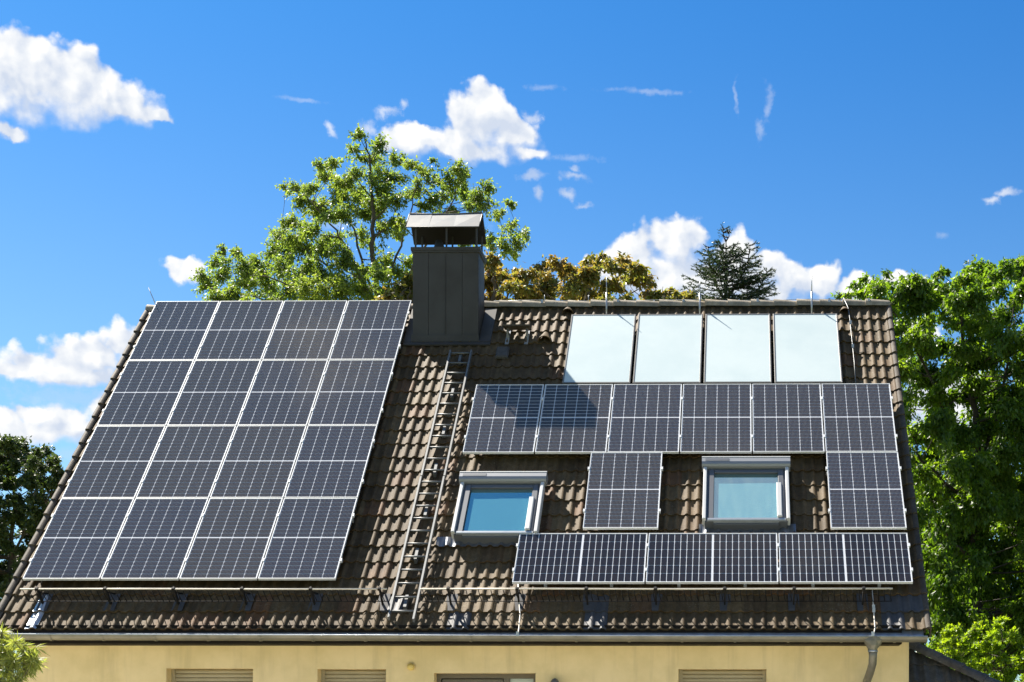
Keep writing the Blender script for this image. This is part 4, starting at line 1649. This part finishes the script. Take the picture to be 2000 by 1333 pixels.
def fill(poly, step, r, holes=(), jit=.5, seed=1):
    rg_ = random.Random(seed)
    xs_, ys_ = [p[0] for p in poly], [p[1] for p in poly]
    out = []
    y = min(ys_)
    row = 0
    while y < max(ys_):
        x = min(xs_) + (step / 2 if row % 2 else 0)
        while x < max(xs_):
            a, b = x + rg_.uniform(-jit, jit) * step, y + rg_.uniform(-jit, jit) * step
            if inside(poly, a, b) and not any(((a - hx) / hr) ** 2 + ((b - hy) / hv) ** 2 < 1 for hx, hy, hr, hv in holes):
                out.append((a, b, r * rg_.uniform(.75, 1.25)))
            x += step
        y += step * .86
        row += 1
    return out


WAL = [(1700, 575), (1740, 545), (1800, 555), (1830, 530), (1880, 530), (1920, 525), (1960, 530), (2010, 515), (2120, 520), (2180, 700), (2180, 1300), (1815, 1300), (1800, 1200), (1750, 900), (1735, 700), (1730, 610)]
WH = [(1847, 645, 24, 24), (1800, 765, 34, 26), (1785, 810, 30, 18), (1830, 720, 14, 20), (1905, 840, 10, 16), (1820, 600, 12, 10)]
wc = fill(WAL, 38, 43, WH, seed=8)
wc += [(1640, 578, 12), (1660, 575, 12), (1672, 558, 16), (1690, 545, 14), (1695, 570, 22), (1715, 560, 20), (1735, 535, 13), (1728, 560, 18), (1770, 545, 16), (1788, 540, 14), (1838, 535, 18), (1850, 528, 12),
       (1895, 522, 12), (1960, 520, 14), (1985, 515, 14), (2005, 510, 14), (1925, 530, 14), (1755, 580, 20), (1760, 560, 16)]
WC = clus(wc, 11.5, 1.7, seed=9)
wb = (at(1920, 900, 11.5)[0], 11.5, GZ)
wst = [[wb] + stem((1905, 1100, 11.5), (1912, 900, 11.5), (1900, 780, 11.5), (1880, 650, 11.5), (1870, 560, 11.5)),
       stem((1910, 950, 11.5), (1830, 760, 11.2), (1770, 640, 11), (1720, 570, 11)),
       stem((1910, 1000, 11.5), (1800, 900, 11), (1770, 820, 11)),
       stem((1910, 930, 11.5), (1960, 760, 11.8), (1975, 640, 11.8), (1990, 540, 11.8)),
       stem((1908, 1100, 11.5), (1850, 1050, 10.8), (1820, 980, 10.6)),
       stem((1908, 1120, 11.5), (2020, 1000, 11.8), (2100, 850, 11.8), (2110, 600, 11.8)),
       stem((1905, 1200, 11.5), (1860, 1180, 10.6), (1835, 1150, 10.4))]
tree('walnut_tree', 'large leafy green tree with drooping leaves filling the right side behind the house', 'tree', wb, wst, WC, 4000, .108, .049, M['leaf_walnut'], M['bark_dark'], twigs=9, droop=.95, spread=.15, seed=12, trunk_r=.12)
# darker trees behind it
dk1 = fill([(1790, 860), (1900, 830), (2010, 800), (2140, 780), (2160, 1290), (1790, 1290)], 52, 46, seed=14)
DC = clus(dk1, 16.5, 1.2, seed=15)
db = (at(1960, 1000, 16.5)[0], 16.5, GZ)
tree('evergreen_tree', 'dark green tree deep in the shade behind the large leafy tree', 'tree', db, [[db] + stem((1960, 1200, 16.5), (1960, 1000, 16.5), (1955, 860, 16.5))], DC, 1500, .17, .09, M['leaf_dark'], M['bark_dark'],
     twigs=8, droop=.5, spread=.16, seed=16)

# dark tree at the left
LT = [(-120, 900), (-60, 880), (0, 872), (20, 862), (45, 885), (65, 895), (80, 880), (110, 905), (128, 935), (120, 960), (60, 1120), (30, 1240), (-140, 1260)]
lc = fill(LT, 22, 25, [(18, 1035, 7, 10), (28, 1080, 9, 8)], seed=17)
lc += [(25, 862, 10), (35, 872, 9), (72, 882, 8), (70, 900, 12), (105, 900, 10), (115, 915, 9), (122, 930, 9), (100, 918, 12)]
LC = clus(lc, 13.0, 1.1, seed=18)
lb = (at(30, 1000, 13)[0], 13.0, GZ)
tree('birch_tree', 'dark small leaved tree at the left edge behind the sloping roof edge', 'tree', lb,
     [[lb] + stem((20, 1150, 13), (28, 1000, 13), (25, 870, 13)), stem((25, 1100, 13), (70, 960, 13), (72, 885, 13)), stem((25, 1080, 13), (-40, 980, 13), (-80, 900, 13)), stem((25, 1150, 13), (90, 1000, 13), (110, 910, 13))],
     LC, 7000, .075, .045, M['leaf_dark'], M['bark_dark'], twigs=8, droop=.3, spread=.14, up=.5, seed=19, trunk_r=.09)

# bright bush at the lower right
BP = [(1830, 1275), (1850, 1250), (1858, 1228), (1890, 1240), (1915, 1225), (1950, 1215), (1975, 1228), (1985, 1245), (2030, 1240), (2090, 1260), (2100, 1420), (1930, 1420), (1870, 1330)]
bc = fill(BP, 25, 19, seed=25)
bc += [(1858, 1228, 8), (1910, 1222, 8), (1905, 1232, 9), (1955, 1215, 11), (1945, 1225, 12), (1980, 1235, 9), (1870, 1240, 10), (1840, 1262, 10)]
BC = clus(bc, 7.5, .5, seed=26)
bb0 = (at(1960, 1330, 7.5)[0], 7.5, GZ)
tree('bush', 'bright yellow green bush beside the low tiled roof in the lower right corner', 'bush', bb0,
     [[bb0] + stem((1960, 1400, 7.5), (1960, 1300, 7.5), (1955, 1225, 7.5)), stem((1960, 1420, 7.5), (1890, 1320, 7.4), (1860, 1235, 7.4)), stem((1960, 1400, 7.5), (2020, 1300, 7.6), (2060, 1260, 7.6))],
     BC, 9000, .08, .034, M['leaf_bush'], M['bark'], twigs=9, droop=.25, spread=.12, up=.6, seed=27, trunk_r=.05, twig_r=.004)

# pale shrub in front of the lower left corner
SP = [(-70, 1270), (-20, 1245), (5, 1238), (20, 1252), (32, 1252), (45, 1262), (62, 1268), (58, 1285), (72, 1298), (60, 1310), (45, 1330), (40, 1400), (-80, 1400)]
sc_ = fill(SP, 17, 12, [(32, 1275, 5, 6)], seed=35)
sc_ += [(3, 1240, 9), (30, 1255, 9), (45, 1262, 8), (66, 1268, 10), (72, 1298, 10), (60, 1300, 9)]
SCC = clus(sc_, -3.2, .25, seed=36)
sb0 = (at(-20, 1330, -3.2)[0], -3.2, GZ)
tree('shrub', 'pale green shrub with narrow curling leaves in front of the lower left corner', 'shrub', sb0,
     [[sb0] + stem((-15, 1420, -3.2), (5, 1320, -3.2), (3, 1250, -3.2)), stem((-10, 1420, -3.2), (35, 1330, -3.2), (66, 1275, -3.1)), stem((-15, 1420, -3.2), (-50, 1330, -3.2), (-60, 1280, -3.2))],
     SCC, 17000, .125, .016, M['leaf_narrow'], M['bark'], twigs=7, droop=.55, spread=.10, up=.3, seed=37, trunk_r=.025, twig_r=.003)

# ------------------------------------------------------------------ smoke from the chimney
sm = MB()
sp_ = [(5.22, 4.70, 5.86), (5.36, 4.70, 6.0), (5.50, 4.68, 6.2), (5.54, 4.70, 6.42), (5.50, 4.72, 6.62), (5.46, 4.75, 6.75)]
sm.tube(sp_, [.09, .11, .13, .15, .16, .12], 12)
smo = sm.build('smoke', None)
mm = bpy.data.materials.new('thin_smoke')
mm.use_nodes = True
t = NT(mm.node_tree)
t.n.remove(t.n['Principled BSDF'])
pv = t.new('ShaderNodeVolumePrincipled')
pv.inputs['Color'].default_value = (.85, .86, .88, 1)
gp = t.new('ShaderNodeNewGeometry')
nz = t.noise(gp.outputs['Position'], 5.0, 4, .6, .6).outputs['Fac']
sz = t.new('ShaderNodeSeparateXYZ')
t.l.new(gp.outputs['Position'], sz.inputs[0])
fade = t.smooth(sz.outputs[2], 6.72, 6.1)
t.l.new(t.math('MULTIPLY', t.math('MULTIPLY', t.smooth(nz, .44, .75), fade), .5), pv.inputs['Density'])
t.l.new(pv.outputs[0], t.n['Material Output'].inputs['Volume'])
smo.data.materials.append(mm)
smo['kind'] = 'stuff'
